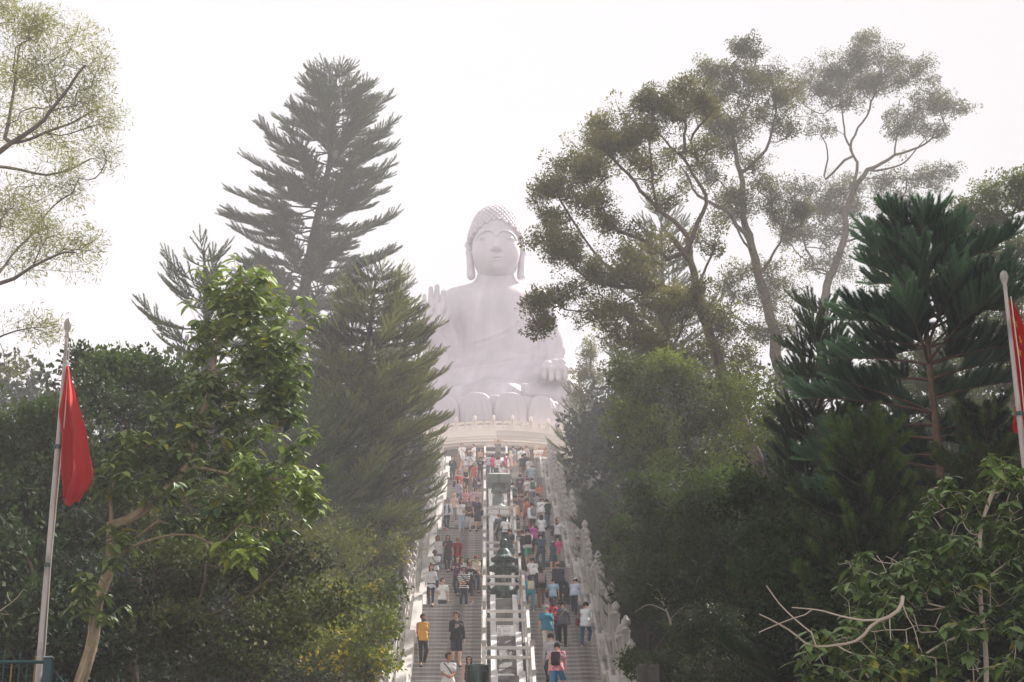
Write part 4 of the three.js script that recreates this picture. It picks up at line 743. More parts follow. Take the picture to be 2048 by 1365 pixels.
bush({ label: 'olive-crowned tree below the spreading tree, its forked stem showing through', seed: 65, leaf: 'small', size: 0.85, c0: C(0.012, 0.018, 0.009), c1: C(0.17, 0.18, 0.04), gaps: -0.12, limbs: [[[[1370, 1100, 52], [1350, 950, 52], [1325, 860, 52]], 0.2, 0.06], [[[1350, 950, 52], [1390, 850, 52], [1400, 770, 52]], 0.06, 0.02], [[[1335, 890, 52], [1290, 830, 52], [1250, 800, 52]], 0.05, 0.02]], clusters: [[1270, 770, 52, 60, 50, 120], [1330, 760, 52, 60, 50, 110], [1400, 770, 52, 60, 50, 110], [1260, 850, 52, 50, 50, 100], [1330, 850, 52, 70, 50, 110], [1420, 850, 52, 70, 60, 120], [1480, 790, 52, 60, 60, 110], [1290, 930, 52, 60, 50, 100], [1380, 930, 51, 80, 50, 120], [1470, 910, 51, 70, 70, 120], [1540, 850, 52, 60, 70, 90]] });
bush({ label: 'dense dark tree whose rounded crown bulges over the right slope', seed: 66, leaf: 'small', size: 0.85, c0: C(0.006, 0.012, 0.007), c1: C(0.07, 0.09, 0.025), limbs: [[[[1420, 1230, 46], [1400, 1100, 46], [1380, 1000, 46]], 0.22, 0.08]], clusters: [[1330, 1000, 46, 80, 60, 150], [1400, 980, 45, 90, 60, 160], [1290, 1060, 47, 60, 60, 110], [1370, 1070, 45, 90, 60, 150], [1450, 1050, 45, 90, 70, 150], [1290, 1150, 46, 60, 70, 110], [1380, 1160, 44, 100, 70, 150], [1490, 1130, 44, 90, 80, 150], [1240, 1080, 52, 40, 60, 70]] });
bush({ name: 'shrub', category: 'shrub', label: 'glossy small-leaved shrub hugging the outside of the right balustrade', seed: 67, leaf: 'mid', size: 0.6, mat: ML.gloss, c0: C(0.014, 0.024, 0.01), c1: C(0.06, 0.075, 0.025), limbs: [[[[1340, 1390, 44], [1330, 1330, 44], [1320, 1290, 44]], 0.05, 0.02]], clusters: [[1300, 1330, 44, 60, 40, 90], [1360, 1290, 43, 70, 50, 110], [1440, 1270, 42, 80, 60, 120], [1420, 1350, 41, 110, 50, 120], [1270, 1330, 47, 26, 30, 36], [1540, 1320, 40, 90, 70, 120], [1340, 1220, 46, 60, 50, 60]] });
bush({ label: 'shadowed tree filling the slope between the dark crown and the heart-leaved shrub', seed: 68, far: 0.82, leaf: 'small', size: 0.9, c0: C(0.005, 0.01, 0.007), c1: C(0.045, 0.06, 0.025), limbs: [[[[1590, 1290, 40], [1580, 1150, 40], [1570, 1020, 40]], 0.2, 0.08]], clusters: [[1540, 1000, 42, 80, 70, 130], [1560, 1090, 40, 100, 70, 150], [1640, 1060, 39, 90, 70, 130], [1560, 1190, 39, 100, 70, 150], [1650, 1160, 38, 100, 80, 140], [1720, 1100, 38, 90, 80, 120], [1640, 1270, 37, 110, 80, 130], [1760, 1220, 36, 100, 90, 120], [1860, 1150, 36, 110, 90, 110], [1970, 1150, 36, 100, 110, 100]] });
const PL = { kind: 'near', bark: M.redBark, c0: C(0.012, 0.027, 0.028), c1: C(0.12, 0.19, 0.16), size: 1.0 };
conifer({ label: 'plumed blue-green conifer with a bare reddish trunk, left of the right flagpole', seed: 81, ...PL, bareFront: 0.75, trunk: [[1888, 1010, 34], [1878, 900, 34], [1862, 760, 34], [1850, 620, 34], [1845, 520, 34], [1841, 450, 34]], r0: 0.17, from: 0.40, gap: 0.45, per: 7, dens: 24, bare: 0.3, spread: [[0, 2.5], [0.5, 2.6], [0.75, 2.4], [0.9, 1.6], [1, 0.7]], rise: 0.08, riseTop: 0.3, upturn: 0.04, sag: -0.2, fwd: 0.7, lift: 0.6, miss: 0.22 });
conifer({ label: 'lower plumed conifer with brush-like tips in front of the red-trunked one', seed: 82, ...PL, kind: 'tuft', c0: C(0.008, 0.017, 0.011), c1: C(0.09, 0.12, 0.045), trunk: [[1740, 1290, 31], [1735, 1130, 31], [1730, 870, 31]], r0: 0.16, from: 0.3, gap: 0.5, per: 7, dens: 16, bare: 0.25, spread: [[0, 1.9], [0.5, 1.7], [0.8, 1.2], [1, 0.5]], rise: 0.15, riseTop: 0.3, upturn: 0.2, sag: -0.05, fwd: 0.6, lift: 0.7 });
conifer({ label: 'dark plumed conifer between the spreading tree and the red-trunked one', seed: 83, ...PL, c0: C(0.007, 0.015, 0.013), c1: C(0.055, 0.085, 0.05), trunk: [[1640, 1200, 38], [1640, 1000, 38], [1640, 610, 38]], r0: 0.2, from: 0.25, gap: 0.6, per: 7, dens: 16, bare: 0.25, spread: [[0, 2.2], [0.5, 1.9], [0.75, 1.3], [1, 0.4]], rise: 0.12, riseTop: 0.28, upturn: 0.2, sag: 0.0, fwd: 0.7, lift: 0.5 });
conifer({ label: 'shaded plumed conifer at the right edge below the flag', seed: 84, ...PL, kind: 'tuft', c0: C(0.007, 0.014, 0.01), c1: C(0.07, 0.09, 0.035), trunk: [[1990, 1290, 32], [1985, 1100, 32], [1975, 820, 32]], r0: 0.16, from: 0.3, gap: 0.55, per: 7, dens: 15, bare: 0.25, spread: [[0, 1.9], [0.6, 1.5], [1, 0.5]], rise: 0.15, riseTop: 0.3, upturn: 0.2, sag: -0.05, fwd: 0.6, lift: 0.7 });
// heart-leaved shrub close to the camera on the right
leafyTree({ name: 'broadleaf_shrub', label: 'near shrub with heart-shaped leaves and bare pale branches, bottom right corner', category: 'shrub', seed: 52, bark: M.bareTwig, per: 5, spacing: 0.13, hang: -0.5, yshare: 0.03, c0: C(0.035, 0.075, 0.04), c1: C(0.25, 0.36, 0.095), c2: C(0.4, 0.4, 0.05), geos: [leafGeo('heart', 0.125, 0.15, 0.15), leafGeo('heart', 0.13, 0.25, 0.3), leafGeo('oval', 0.2, 0.25, 0.3)],
  limbs: [[[[1965, 1400, 20], [1960, 1290, 20], [1950, 1150, 20], [1960, 1040, 20], [2000, 950, 20]], 0.05, 0.02], [[[1950, 1170, 20], [1900, 1080, 20], [1865, 1030, 20]], 0.02, 0.008], [[[1960, 1050, 20], [1990, 980, 20], [2010, 930, 20]], 0.02, 0.008], [[[1955, 1250, 20], [1870, 1300, 19.6], [1800, 1340, 19.4]], 0.025, 0.01]],
  clusters: [[2005, 950, 20, 38, 40, 26, 0.85], [1990, 1010, 20, 50, 45, 34, 0.6], [1900, 990, 20, 55, 32, 26, 0.6], [1880, 1040, 20, 60, 40, 32, 0.45], [1980, 1090, 20, 70, 50, 44, 0.4], [2040, 1060, 20, 40, 70, 30, 0.5], [1900, 1110, 20, 70, 40, 36, 0.35], [1740, 1135, 19.6, 70, 26, 26, 0.55], [1800, 1150, 19.7, 70, 40, 34, 0.4], [1880, 1180, 19.8, 80, 40, 36, 0.35], [1730, 1200, 19.5, 60, 40, 22, 0.5], [1990, 1190, 19.8, 80, 50, 42, 0.4], [1700, 1270, 19.3, 60, 40, 26, 0.5], [1640, 1310, 19.2, 50, 45, 24, 0.55], [1780, 1270, 19.3, 80, 50, 38, 0.45], [1740, 1340, 19.2, 90, 40, 34, 0.4], [1870, 1260, 19.6, 80, 50, 30, 0.35], [1990, 1280, 19.6, 80, 60, 34, 0.3], [1880, 1340, 19.3, 80, 40, 26, 0.35], [1980, 1350, 19.4, 80, 40, 26, 0.3]] });
{ // bare branches
  const dead = (label, pls, r) => { const t = thing('bare_branch', label, 'branch', [0, 0, 0]), W = new Wood(); pls.forEach((p, i) => W.limb(p.map((q) => at(...q)), r / (1 + 0.6 * i), r * 0.25, 0.12)); t.add(Object.assign(new THREE.Mesh(W.build(0.004), M.bareTwig), { name: numbered('limb') })); return t; };
  dead('pale broken bare branch reaching left over the heart-leaved shrub', [[[1806, 1195, 19.1], [1802, 1215, 19], [1780, 1232, 19], [1750, 1245, 19], [1720, 1280, 19], [1670, 1292, 19], [1620, 1292, 19], [1580, 1262, 19], [1519, 1229, 19]], [[1750, 1245, 19], [1690, 1235, 19], [1640, 1222, 19], [1584, 1216, 19]], [[1640, 1280, 19], [1590, 1240, 19], [1555, 1205, 19], [1533, 1172, 19]], [[1670, 1292, 19], [1710, 1310, 19], [1760, 1332, 18.9]], [[1630, 1225, 19], [1580, 1240, 19], [1518, 1266, 19]], [[1802, 1215, 19], [1830, 1260, 19], [1838, 1298, 19]], [[1776, 1238, 19], [1782, 1280, 18.9]]], 0.026);
  dead('grey dead branches forking in the shade right of the balustrade', [[[1342, 1250, 44], [1335, 1230, 44], [1325, 1205, 44], [1305, 1190, 44]], [[1330, 1222, 44], [1300, 1210, 44], [1270, 1225, 44]], [[1330, 1222, 44], [1318, 1180, 44], [1290, 1165, 44]], [[1325, 1205, 44], [1350, 1170, 44], [1335, 1150, 44]], [[1338, 1240, 44], [1380, 1200, 44], [1400, 1150, 44]]], 0.03);
  dead('thin forked bare twig at the left edge, above the green fence', [[[-20, 1235, 26], [10, 1215, 26], [30, 1200, 26], [46, 1180, 26]], [[20, 1208, 26], [16, 1195, 26], [14, 1185, 26]], [[-10, 1228, 26], [18, 1230, 26]]], 0.014);
}

// unseen tall trees added on the right to shade the near haze from the sun
[[27, 2700, 30], [34, 2640, 33], [41, 2540, 36], [48, 2500, 38], [55, 2470, 40], [36, 3060, 38], [46, 2900, 41], [28, 3250, 35]].forEach(([D, px, top], i) => {
  const cl = [], H = (y) => { let lo = -3000, hi = 2000; for (let k = 0; k < 40; k++) { const m = (lo + hi) / 2; at(px, m, D).y > y ? lo = m : hi = m; } return lo; };
  for (let y = 6; y < top; y += 3.2) cl.push([px + (i % 2 ? 30 : -20), H(y), D, 3.6 * 3500 / D, 2.6 * 3500 / D, 70]);
  tree({ label: 'unseen tall tree added beyond the right edge to shade the near haze', group: 'unseen trees added beyond the right edge for shade', seed: 900 + i, leaf: 'broad', size: 2.0, twigEvery: 3, gaps: -0.5, c0: C(0.02, 0.03, 0.012), c1: C(0.08, 0.1, 0.03), limbs: [[[[px, H(3), D], [px, H(top * 0.5), D], [px + 10, H(top - 2), D]], 0.3, 0.06]], clusters: cl });
});

{ // undergrowth on both banks
  const rnd = RNG(777), lists = [[], [], []], a = C(0.006, 0.013, 0.008), b2 = C(0.05, 0.075, 0.022);
  for (let k = 0; k < 15000; k++) {
    const left = rnd() < 0.55, D = 27 + 88 * Math.pow(rnd(), 1.5), x = left ? -4.3 - rnd() * (4 + 0.32 * D) : 5.7 + rnd() * (3 + 0.3 * D), near = Math.min(1, Math.abs(x - 0.75) / 9);
    if (D > 78 && (x < -8.5 || x > 11)) continue;
    const hMax = (1.2 + 3.4 * near) * (0.5 + 0.8 * (0.5 + 0.5 * noise.noise(x * 0.35, D * 0.3, 2))) * (D > 70 ? 1.5 : 1), y = groundY(x, D) + 0.1 + hMax * Math.sqrt(rnd());
    lists[k % 3].push({ p: v(x, y, -D), q: qRand(rnd), s: (0.9 + 0.8 * rnd()) * (0.9 + D / 90), c: a.clone().lerp(b2, clamp(0.3 + 0.6 * noise.noise(x * 0.6, y * 0.6, D * 0.6) + 0.3 * (rnd() - 0.5))) });
  }
  const g = thing('undergrowth', 'dark leafy undergrowth covering the slopes under the trees', 'undergrowth', [0, 0, 0], 0, null, 'stuff');
  lists.forEach((l, i) => instances('foliage', CL.mid[i], ML.leaf, g, l));
}
// ---------- flagpoles and flags ----------
const poleMat = std({ color: 0xd9d2cf, map: stoneTex, roughness: 0.5, metalness: 0.2 });
function flagpole(label, foot, top, r) {
  const t = thing('flagpole', label, 'flagpole', [0, 0, 0]), A = down(foot).sub(foot).length() > 0 ? foot : foot, dir = top.clone().sub(foot).normalize();
  const base = v(foot.x, groundY(foot.x, -foot.z) - 0.2, foot.z), P = [base, foot.clone().lerp(top, 0.33), foot.clone().lerp(top, 0.331), foot.clone().lerp(top, 0.66), foot.clone().lerp(top, 0.661), top];
  mesh('pole', tube(P, [r, r * 0.95, r * 0.86, r * 0.8, r * 0.7, r * 0.5], 14), poleMat, t);
  for (const k of [0.33, 0.66]) { const c = new THREE.CylinderGeometry(r * 1.1, r * 1.1, 0.06, 14); mesh('collar', c, M.bronze, t).position.copy(foot.clone().lerp(top, k)); }
  const b = mesh('finial', lathe([[0.001, -0.12], [r * 0.7, -0.1], [r * 0.5, -0.03], [r * 0.9, 0.02], [r * 1.15, 0.09], [r * 0.9, 0.16], [0.001, 0.2]], 14), poleMat, t); b.position.copy(top);
  const off = v(r * 1.3, 0, r * 0.6), rope = [base.clone().add(off).setY(base.y + 1.5)]; for (let i = 1; i < 9; i++) rope.push(base.clone().lerp(top, i / 8.2).add(off).add(v(0.012 * Math.sin(i * 2.1), 0, 0)));
  mesh('halyard', tube(rope, 0.008, 4), std({ color: 0xcfc8bb }), t);
  return t;
}
function drapedFlag(name, label, left, right, D, mat, folds, nu = 26, nv = 60) { // outline columns [px, py] top to bottom; cloth gathered in folds between them
  const L = spline(left.map((q) => at(q[0], q[1], D)), 0.02), R = spline(right.map((q) => at(q[0], q[1], D)), 0.02), pick = (a, t) => { const k = t * (a.length - 1), i = Math.min(a.length - 2, Math.floor(k)); return a[i].clone().lerp(a[i + 1], k - i); };
  const pos = [], uv = [], idx = [];
  for (let j = 0; j <= nv; j++) for (let i = 0; i <= nu; i++) {
    const s = i / nu, t = j / nv, p = pick(L, t).lerp(pick(R, t), s);
    const amp = 0.13 * sstep(0, 0.25, s) * (0.4 + t), ph = s * folds * 6.28 + 1.3 * Math.sin(t * 2.3) + t * 1.5;
    p.z += amp * Math.sin(ph) + 0.25 * amp * Math.sin(2.3 * ph + 1) + 0.015 * noise.noise(s * 5, t * 9, 1); p.x += 0.3 * amp * Math.cos(ph) * (s < 0.98 ? 1 : 0.3);
    p.y -= 0.1 * Math.max(0, Math.sin(s * 9 + 2)) * sstep(0.9, 1, t);
    pos.push(p.x, p.y, p.z); uv.push(s, 1 - t);
  }
  const w = nu + 1; for (let j = 0; j < nv; j++) for (let i = 0; i < nu; i++) { const p = j * w + i; idx.push(p, p + w, p + 1, p + 1, p + w, p + w + 1); }
  const g = new THREE.BufferGeometry(); g.setAttribute('position', new THREE.Float32BufferAttribute(pos, 3)); g.setAttribute('uv', new THREE.Float32BufferAttribute(uv, 2)); g.setIndex(idx); g.computeVertexNormals();
  return tag(mesh(name, g, mat), label, 'flag');
}
flagpole('pale weathered flagpole with the plain red flag, left edge of the photo', at(75, 1380, 24), at(134, 662, 24), 0.05);
const redCloth = new THREE.MeshPhysicalMaterial({ color: C(0.62, 0.022, 0.02), roughness: 0.8, transmission: 0.4, thickness: 0, side: THREE.DoubleSide, specularIntensity: 0.3 });
drapedFlag('flag', 'plain red flag hanging limp from the left flagpole', [[134, 734], [126, 780], [117, 826], [123, 870], [121, 930], [127, 992]], [[136, 735], [152, 800], [168, 858], [173, 900], [178, 955], [148, 1001]], 23.93, redCloth, 1.6);
flagpole('pale weathered flagpole with the starred red flag, right edge of the photo', at(2100, 1380, 24), at(2010, 566, 24), 0.055);
{
  const c = document.createElement('canvas'); c.width = 512; c.height = 384; const x = c.getContext('2d');
  x.fillStyle = '#d4181a'; x.fillRect(0, 0, 512, 384); x.fillStyle = '#f6c414';
  const star = (cx, cy, r, rot) => { x.beginPath(); for (let i = 0; i < 10; i++) { const q = i % 2 ? r * 0.382 : r, a = rot + i * Math.PI / 5 - Math.PI / 2; x[i ? 'lineTo' : 'moveTo'](cx + q * Math.cos(a), cy + q * Math.sin(a)); } x.closePath(); x.fill(); };
  star(105, 78, 66, 0); star(205, 30, 20, 0.4); star(245, 64, 20, 0.1); star(245, 112, 20, 0.5); star(205, 146, 20, 0.2);
  const t = new THREE.CanvasTexture(c); t.colorSpace = THREE.SRGBColorSpace;
  const m = new THREE.MeshPhysicalMaterial({ map: t, roughness: 0.8, transmission: 0.4, thickness: 0, side: THREE.DoubleSide, specularIntensity: 0.3 });
  const f = drapedFlag('flag', 'red flag with yellow stars hanging from the right flagpole at the photo edge', [[2017, 598], [2024, 660], [2030, 730], [2036, 790], [2030, 815], [2026, 832]], [[2021, 600], [2044, 640], [2066, 720], [2078, 800], [2090, 880], [2076, 930]], 24.09, m, 1.4);
}
// ---------- green fence ----------
{
  const f = thing('iron_fence', 'dark green iron fence with worn yellow paint at the foot of the left flagpole', 'fence'), gm = std({ color: C(0.012, 0.055, 0.06), roughness: 0.5, metalness: 0.3 }), ym = std({ color: C(0.24, 0.17, 0.03), roughness: 0.7 });
  const D = 23, a = at(-30, 1325, D), b = at(88, 1325, D), gy = groundY(a.x, D) - 0.1, yTop = a.y;
  mesh('rail', tube([a, b], 0.022, 8), gm, f); mesh('rail', tube([a.clone().setY(yTop - 1.0), b.clone().setY(yTop - 1.0)], 0.022, 8), gm, f);
  let i = 0; for (let px = -24; px < 80; px += 15.6, i++) {
    const p = at(px, 1325, D), h = i % 2 ? 0.0 : 0.11;
    const pk = mesh('picket', tube([v(p.x, Math.min(gy, yTop - 1.3), p.z - 0.012), v(p.x, yTop + h - 0.02, p.z - 0.012)], 0.011, 6), (i * 7) % 3 ? gm : ym, f);
    if (h) mesh('spear_tip', new THREE.ConeGeometry(0.018, 0.09, 6).translate(p.x, yTop + h + 0.02, p.z - 0.012), gm, pk);
  }
  const q = at(96, 1325, D); mesh('post', rbx(0.11, 3.4, 0.11, 0.012, q.x, yTop - 1.66, q.z), gm, f); mesh('post_cap', rbx(0.13, 0.025, 0.13, 0.01, q.x, yTop + 0.06, q.z), std({ color: 0x8a9a96, roughness: 0.5 }), f);
  const e = at(150, 1345, 25.5); mesh('rail', tube([q.clone().setY(yTop - 0.02), e.clone().setY(yTop - 0.1)], 0.02, 8), gm, f);
  for (let k = 1; k < 6; k++) { const p = q.clone().lerp(e, k / 6); mesh('picket', tube([v(p.x, yTop - 1.6, p.z), v(p.x, yTop + 0.02, p.z)], 0.011, 6), gm, f); }
}
// ---------- bronze censers on the divider ----------
function tiledRoof(r0, r1, h, n, drop) { // round roof: ribs run down it and end in a scalloped eave, hollow below
  const seg = n * 6, rings = [[r0, h], [lerp(r0, r1, 0.3), h * 0.62], [lerp(r0, r1, 0.6), h * 0.3], [lerp(r0, r1, 0.85), h * 0.08], [r1, 0], [r1 * 0.99, -drop], [r1 * 0.9, -drop * 0.7], [r0, -drop * 0.4]], pos = [], idx = [];
  rings.forEach(([r, y], j) => { for (let i = 0; i <= seg; i++) { const th = i / seg * 6.2832, w = Math.abs(Math.cos(th * n / 2)), k = j < 5 ? w * 0.02 : j === 5 ? w * 0.035 : 0; pos.push((r + (j >= 3 && j <= 5 ? w * 0.015 : 0)) * Math.sin(th), y + (j === 5 ? -k : k), (r + (j >= 3 && j <= 5 ? w * 0.015 : 0)) * Math.cos(th)); } });
  const w = seg + 1; for (let j = 0; j < rings.length - 1; j++) for (let i = 0; i < seg; i++) { const p = j * w + i; idx.push(p, p + w, p + 1, p + 1, p + w, p + w + 1); }
  const g = new THREE.BufferGeometry(); g.setAttribute('position', new THREE.Float32BufferAttribute(pos, 3)); g.setIndex(idx); g.computeVertexNormals(); const c = clean(g); return metreUV(c);
}
{
  const foot = at(1003, 1208, 70.5), c = thing('bronze_censer', 'tall dark bronze incense censer with two round tiled roofs on the stair divider', 'censer', [0.78, foot.y, foot.z]);
  mesh('pedestal', rbx(1.14, 0.5, 1.0, 0.02, 0, -0.26, 0), M.paleStone, c);
  const bowl = new THREE.SphereGeometry(0.56, 64, 40), p = bowl.attributes.position;
  for (let i = 0; i < p.count; i++) { let x = p.getX(i), y = p.getY(i), z = p.getZ(i); const n = 1 + 0.07 * Math.max(-0.3, noise.noise(x * 9, y * 9, z * 9)) * sstep(0.5, 0.2, Math.abs(y)); y = Math.max(-0.36, Math.min(0.34, y * 0.82)); p.setXYZ(i, x * n, y + 0.36, z * n); }
  bowl.computeVertexNormals(); mesh('bowl', metreUV(bowl), M.bronze, c);
  mesh('boss', new THREE.SphereGeometry(0.12, 14, 10).scale(1, 1, 0.5).translate(0, 0.17, 0.52), M.bronze, c);
  for (const s of [-1, 1]) mesh('handle', tube(spline([v(s * 0.42, 0.5, 0), v(s * 0.58, 0.62, 0), v(s * 0.62, 0.85, 0), v(s * 0.55, 1.0, 0)], 0.05), 0.05, 8), M.bronze, c);
  mesh('collar', lathe([[0.34, 0.62], [0.34, 0.84], [0.3, 0.88], [0.0, 0.88]], 32), M.bronze, c);
  for (let i = 0; i < 6; i++) { const th = i / 6 * 6.283 + 0.52; mesh('pillar', new THREE.CylinderGeometry(0.045, 0.055, 0.52, 8).translate(0.28 * Math.sin(th), 1.13, 0.28 * Math.cos(th)), M.bronze, c); }
  { // chamber wall with arched openings
    const list = []; for (let i = 0; i < 6; i++) { const s = new THREE.Shape(); s.moveTo(-0.155, 0); s.lineTo(-0.09, 0); s.lineTo(-0.09, 0.18); s.absarc(0, 0.18, 0.09, Math.PI, 0, true); s.lineTo(0.09, 0); s.lineTo(0.155, 0); s.lineTo(0.155, 0.42); s.lineTo(-0.155, 0.42); s.closePath();
      list.push(new THREE.ExtrudeGeometry(s, { depth: 0.05, bevelEnabled: false, curveSegments: 8 }).translate(0, 1.0, 0.24).rotateY(i / 6 * 6.283)); }
    mesh('chamber', metreUV(merge(list)), M.bronze, c);
  }
  mesh('lower_roof', tiledRoof(0.3, 0.6, 0.2, 30, 0.07).translate(0, 1.46, 0), M.bronze, c);
  mesh('neck', new THREE.CylinderGeometry(0.31, 0.33, 0.26, 32).translate(0, 1.7, 0), M.bronze, c);
  mesh('upper_roof', tiledRoof(0.26, 0.5, 0.18, 28, 0.06).translate(0, 1.83, 0), M.bronze, c);
  mesh('dome', lathe([[0.3, 1.95], [0.28, 2.05], [0.24, 2.16], [0.18, 2.25], [0.12, 2.28], [0.001, 2.28]], 32), M.bronze, c);
  mesh('knob', lathe([[0.13, 2.26], [0.15, 2.3], [0.13, 2.33], [0.145, 2.4], [0.145, 2.6], [0.12, 2.66], [0.001, 2.68]], 24), M.bronze, c);
}
{
  const foot = at(990, 1016, 98), c = thing('bronze_censer', 'bronze bell-shaped censer under a square ribbed roof, hazy, higher on the divider', 'censer', [0.8, foot.y, foot.z]);
  mesh('pedestal', rbx(1.2, 0.6, 1.0, 0.02, 0, -0.31, 0), M.paleStone, c);
  mesh('foot', lathe([[0.45, 0], [0.42, 0.08], [0.28, 0.14], [0.23, 0.2]], 24), M.hazedBronze, c);
  mesh('column', lathe([[0.23, 0.2], [0.22, 0.75], [0.26, 0.85]], 24), M.hazedBronze, c);
  mesh('bell', lathe([[0.2, 0.85], [0.44, 0.9], [0.46, 0.97], [0.4, 1.04], [0.37, 1.2], [0.37, 1.55], [0.38, 1.75], [0.001, 1.76]], 32), M.hazedBronze, c);
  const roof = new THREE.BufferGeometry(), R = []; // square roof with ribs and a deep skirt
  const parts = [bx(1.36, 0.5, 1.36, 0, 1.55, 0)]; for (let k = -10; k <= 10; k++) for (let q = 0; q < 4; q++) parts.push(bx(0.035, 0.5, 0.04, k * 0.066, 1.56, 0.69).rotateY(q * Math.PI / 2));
  mesh('roof', [...parts, lathe([[0.95, 1.81], [0.6, 1.95], [0.2, 2.02], [0.001, 2.05]], 4).rotateY(Math.PI / 4)], M.hazedBronze, c);
  mesh('knob', lathe([[0.08, 2.02], [0.12, 2.1], [0.06, 2.2], [0.001, 2.26]], 12), M.hazedBronze, c);
}
// ---------- notice boards on the divider ----------
function notice(label, px0, py0, px1, py1, D, lines, seed) {
  const a = at(px0, py0, D), b = at(px1, py1, D), w = b.x - a.x, h = a.y - b.y, c = document.createElement('canvas'); c.width = 256; c.height = Math.round(256 * h / w); const x = c.getContext('2d'), r = RNG(seed);
  x.fillStyle = '#ffffff'; x.fillRect(0, 0, c.width, c.height); x.strokeStyle = '#2e2c34';
  const glyph = (cx, cy, s) => { x.lineWidth = s * 0.13; for (let k = 0; k < 5; k++) { x.beginPath(); const q = r(); if (q < 0.5) { const y = cy - s * 0.4 + s * 0.8 * r(); x.moveTo(cx - s * 0.4, y); x.lineTo(cx + s * 0.4, y); } else { const X = cx - s * 0.35 + s * 0.7 * r(); x.moveTo(X, cy - s * 0.42); x.lineTo(X + (r() - 0.5) * s * 0.5, cy + s * 0.42); } x.stroke(); } };
  const row = (y, s, n, x0, gap) => { for (let i = 0; i < n; i++) glyph(x0 + i * gap, y, s); };
  if (lines) { row(c.height * 0.1, 17, 7, 62, 22); for (let j = 0; j < lines; j++) { const n = 4 + Math.floor(r() * 4); row(c.height * (0.27 + 0.68 * j / lines), 14, 3, 22, 17); if (j % 4 !== 3) row(c.height * (0.27 + 0.68 * j / lines), 14, n, 100, 18); } }
  const t = new THREE.CanvasTexture(c); t.colorSpace = THREE.SRGBColorSpace;
  const g = thing('notice_board', label, 'sign', a.clone().lerp(b, 0.5)); g.rotation.x = -0.12;
  mesh('board', rbx(w, h, 0.03, 0.006), std({ color: 0xe8e2df, roughness: 0.6 }), g);
  const f = mesh('face', new THREE.PlaneGeometry(w - 0.03, h - 0.03), std({ map: t, roughness: 0.4, color: 0xffffff }), g); f.position.z = 0.018;
  for (const s of [-1, 1]) mesh('bracket', bx(0.03, h + 0.3, 0.03, s * w * 0.36, -0.12, -0.031), M.greySlab, g);
}
notice('white notice board with rows of characters on the lower divider, under two cross rails', 993, 1251, 1028, 1279, 62.9, 6, 3);
notice('blank white notice board at the very bottom of the divider', 991, 1348, 1029, 1380, 56.6, 0, 4);
notice('white notice board on the divider beside the kneeling couple', 980, 1030, 1000, 1045, 95, 5, 5);
notice('small white notice board behind the top knob of the dark censer', 980, 1110, 996, 1121, 81, 4, 6);
// ---------- urn and stone pillar at the foot of the stairs ----------
{
  const top = at(955, 1331, 50), y0 = stairY(50), c = thing('bronze_urn', 'dark green bronze barrel at the foot of the stairs, its rounded top showing', 'urn', [top.x, y0, top.z]), h = top.y - y0;
  mesh('barrel', lathe([[0.26, 0], [0.3, 0.06], [0.27, 0.14], [0.3, 0.3], [0.325, h * 0.6], [0.33, h - 0.1], [0.325, h - 0.045], [0.3, h - 0.012], [0.25, h], [0.001, h + 0.004]], 40), M.bronze, c);
  for (const y of [0.35, h - 0.2]) mesh('band', new THREE.TorusGeometry(0.328, 0.016, 8, 40).rotateX(Math.PI / 2).translate(0, y, 0), M.bronze, c);
  const p = at(1297, 1331, 42.5), g = thing('stone_pillar', 'grey stone pillar block with rounded top right of the lowest stairs', 'pillar', [p.x, 0, p.z]), gy = groundY(p.x, 42.5) - 0.4;
  mesh('shaft', new RoundedBoxGeometry(0.56, p.y - gy, 0.42, 3, 0.06).translate(0, (p.y + gy) / 2, 0), std({ map: stoneTex, color: 0x77736f, roughness: 0.85 }), g);
  mesh('foot', rbx(0.72, 0.3, 0.56, 0.02, 0, gy + 0.3, 0), std({ map: stoneTex, color: 0x77736f }), g);
}
// ---------- people ----------
const matCache = new Map();
function clothMat(hex, pattern) {
  const key = hex + '|' + (pattern || ''); if (matCache.has(key)) return matCache.get(key);
  let m; const base = new THREE.Color(hex);
  if (!pattern) m = std({ color: base, roughness: 0.92 });
  else {
    const c = document.createElement('canvas'); c.width = c.height = 128; const x = c.getContext('2d'), r = RNG(hex + pattern.length * 7 + pattern.charCodeAt(1)); x.fillStyle = '#' + base.getHexString(); x.fillRect(0, 0, 128, 128);
    if (pattern.startsWith('stripes')) { x.fillStyle = '#16181f'; for (let i = 0; i < 6; i++) x.fillRect(0, i * 21.3, 128, 11); }
    else if (pattern.startsWith('vstripes')) { x.fillStyle = '#6f8390'; for (let i = 0; i < 6; i++) x.fillRect(i * 21.3, 0, 8, 128); }
    else if (pattern.startsWith('check')) { x.fillStyle = '#22252e'; for (let i = 0; i < 8; i++) for (let j = 0; j < 8; j++) if ((i + j) % 2) x.fillRect(i * 16, j * 16, 16, 16); }
    else { const tints = pattern.split(':')[1].split(','); for (let i = 0; i < 130; i++) { x.fillStyle = tints[i % tints.length]; x.beginPath(); x.ellipse(r() * 128, r() * 128, 3 + 6 * r(), 2 + 5 * r(), r() * 3, 0, 6.3); x.fill(); } }
    const t = new THREE.CanvasTexture(c); t.colorSpace = THREE.SRGBColorSpace; t.wrapS = t.wrapT = THREE.RepeatWrapping; const k = pattern.startsWith('stripes') ? 2.1 : pattern.startsWith('check') ? 4 : 2.2; t.repeat.set(k, k);
    m = std({ map: t, roughness: 0.92 });
  }
  matCache.set(key, m); return m;
}
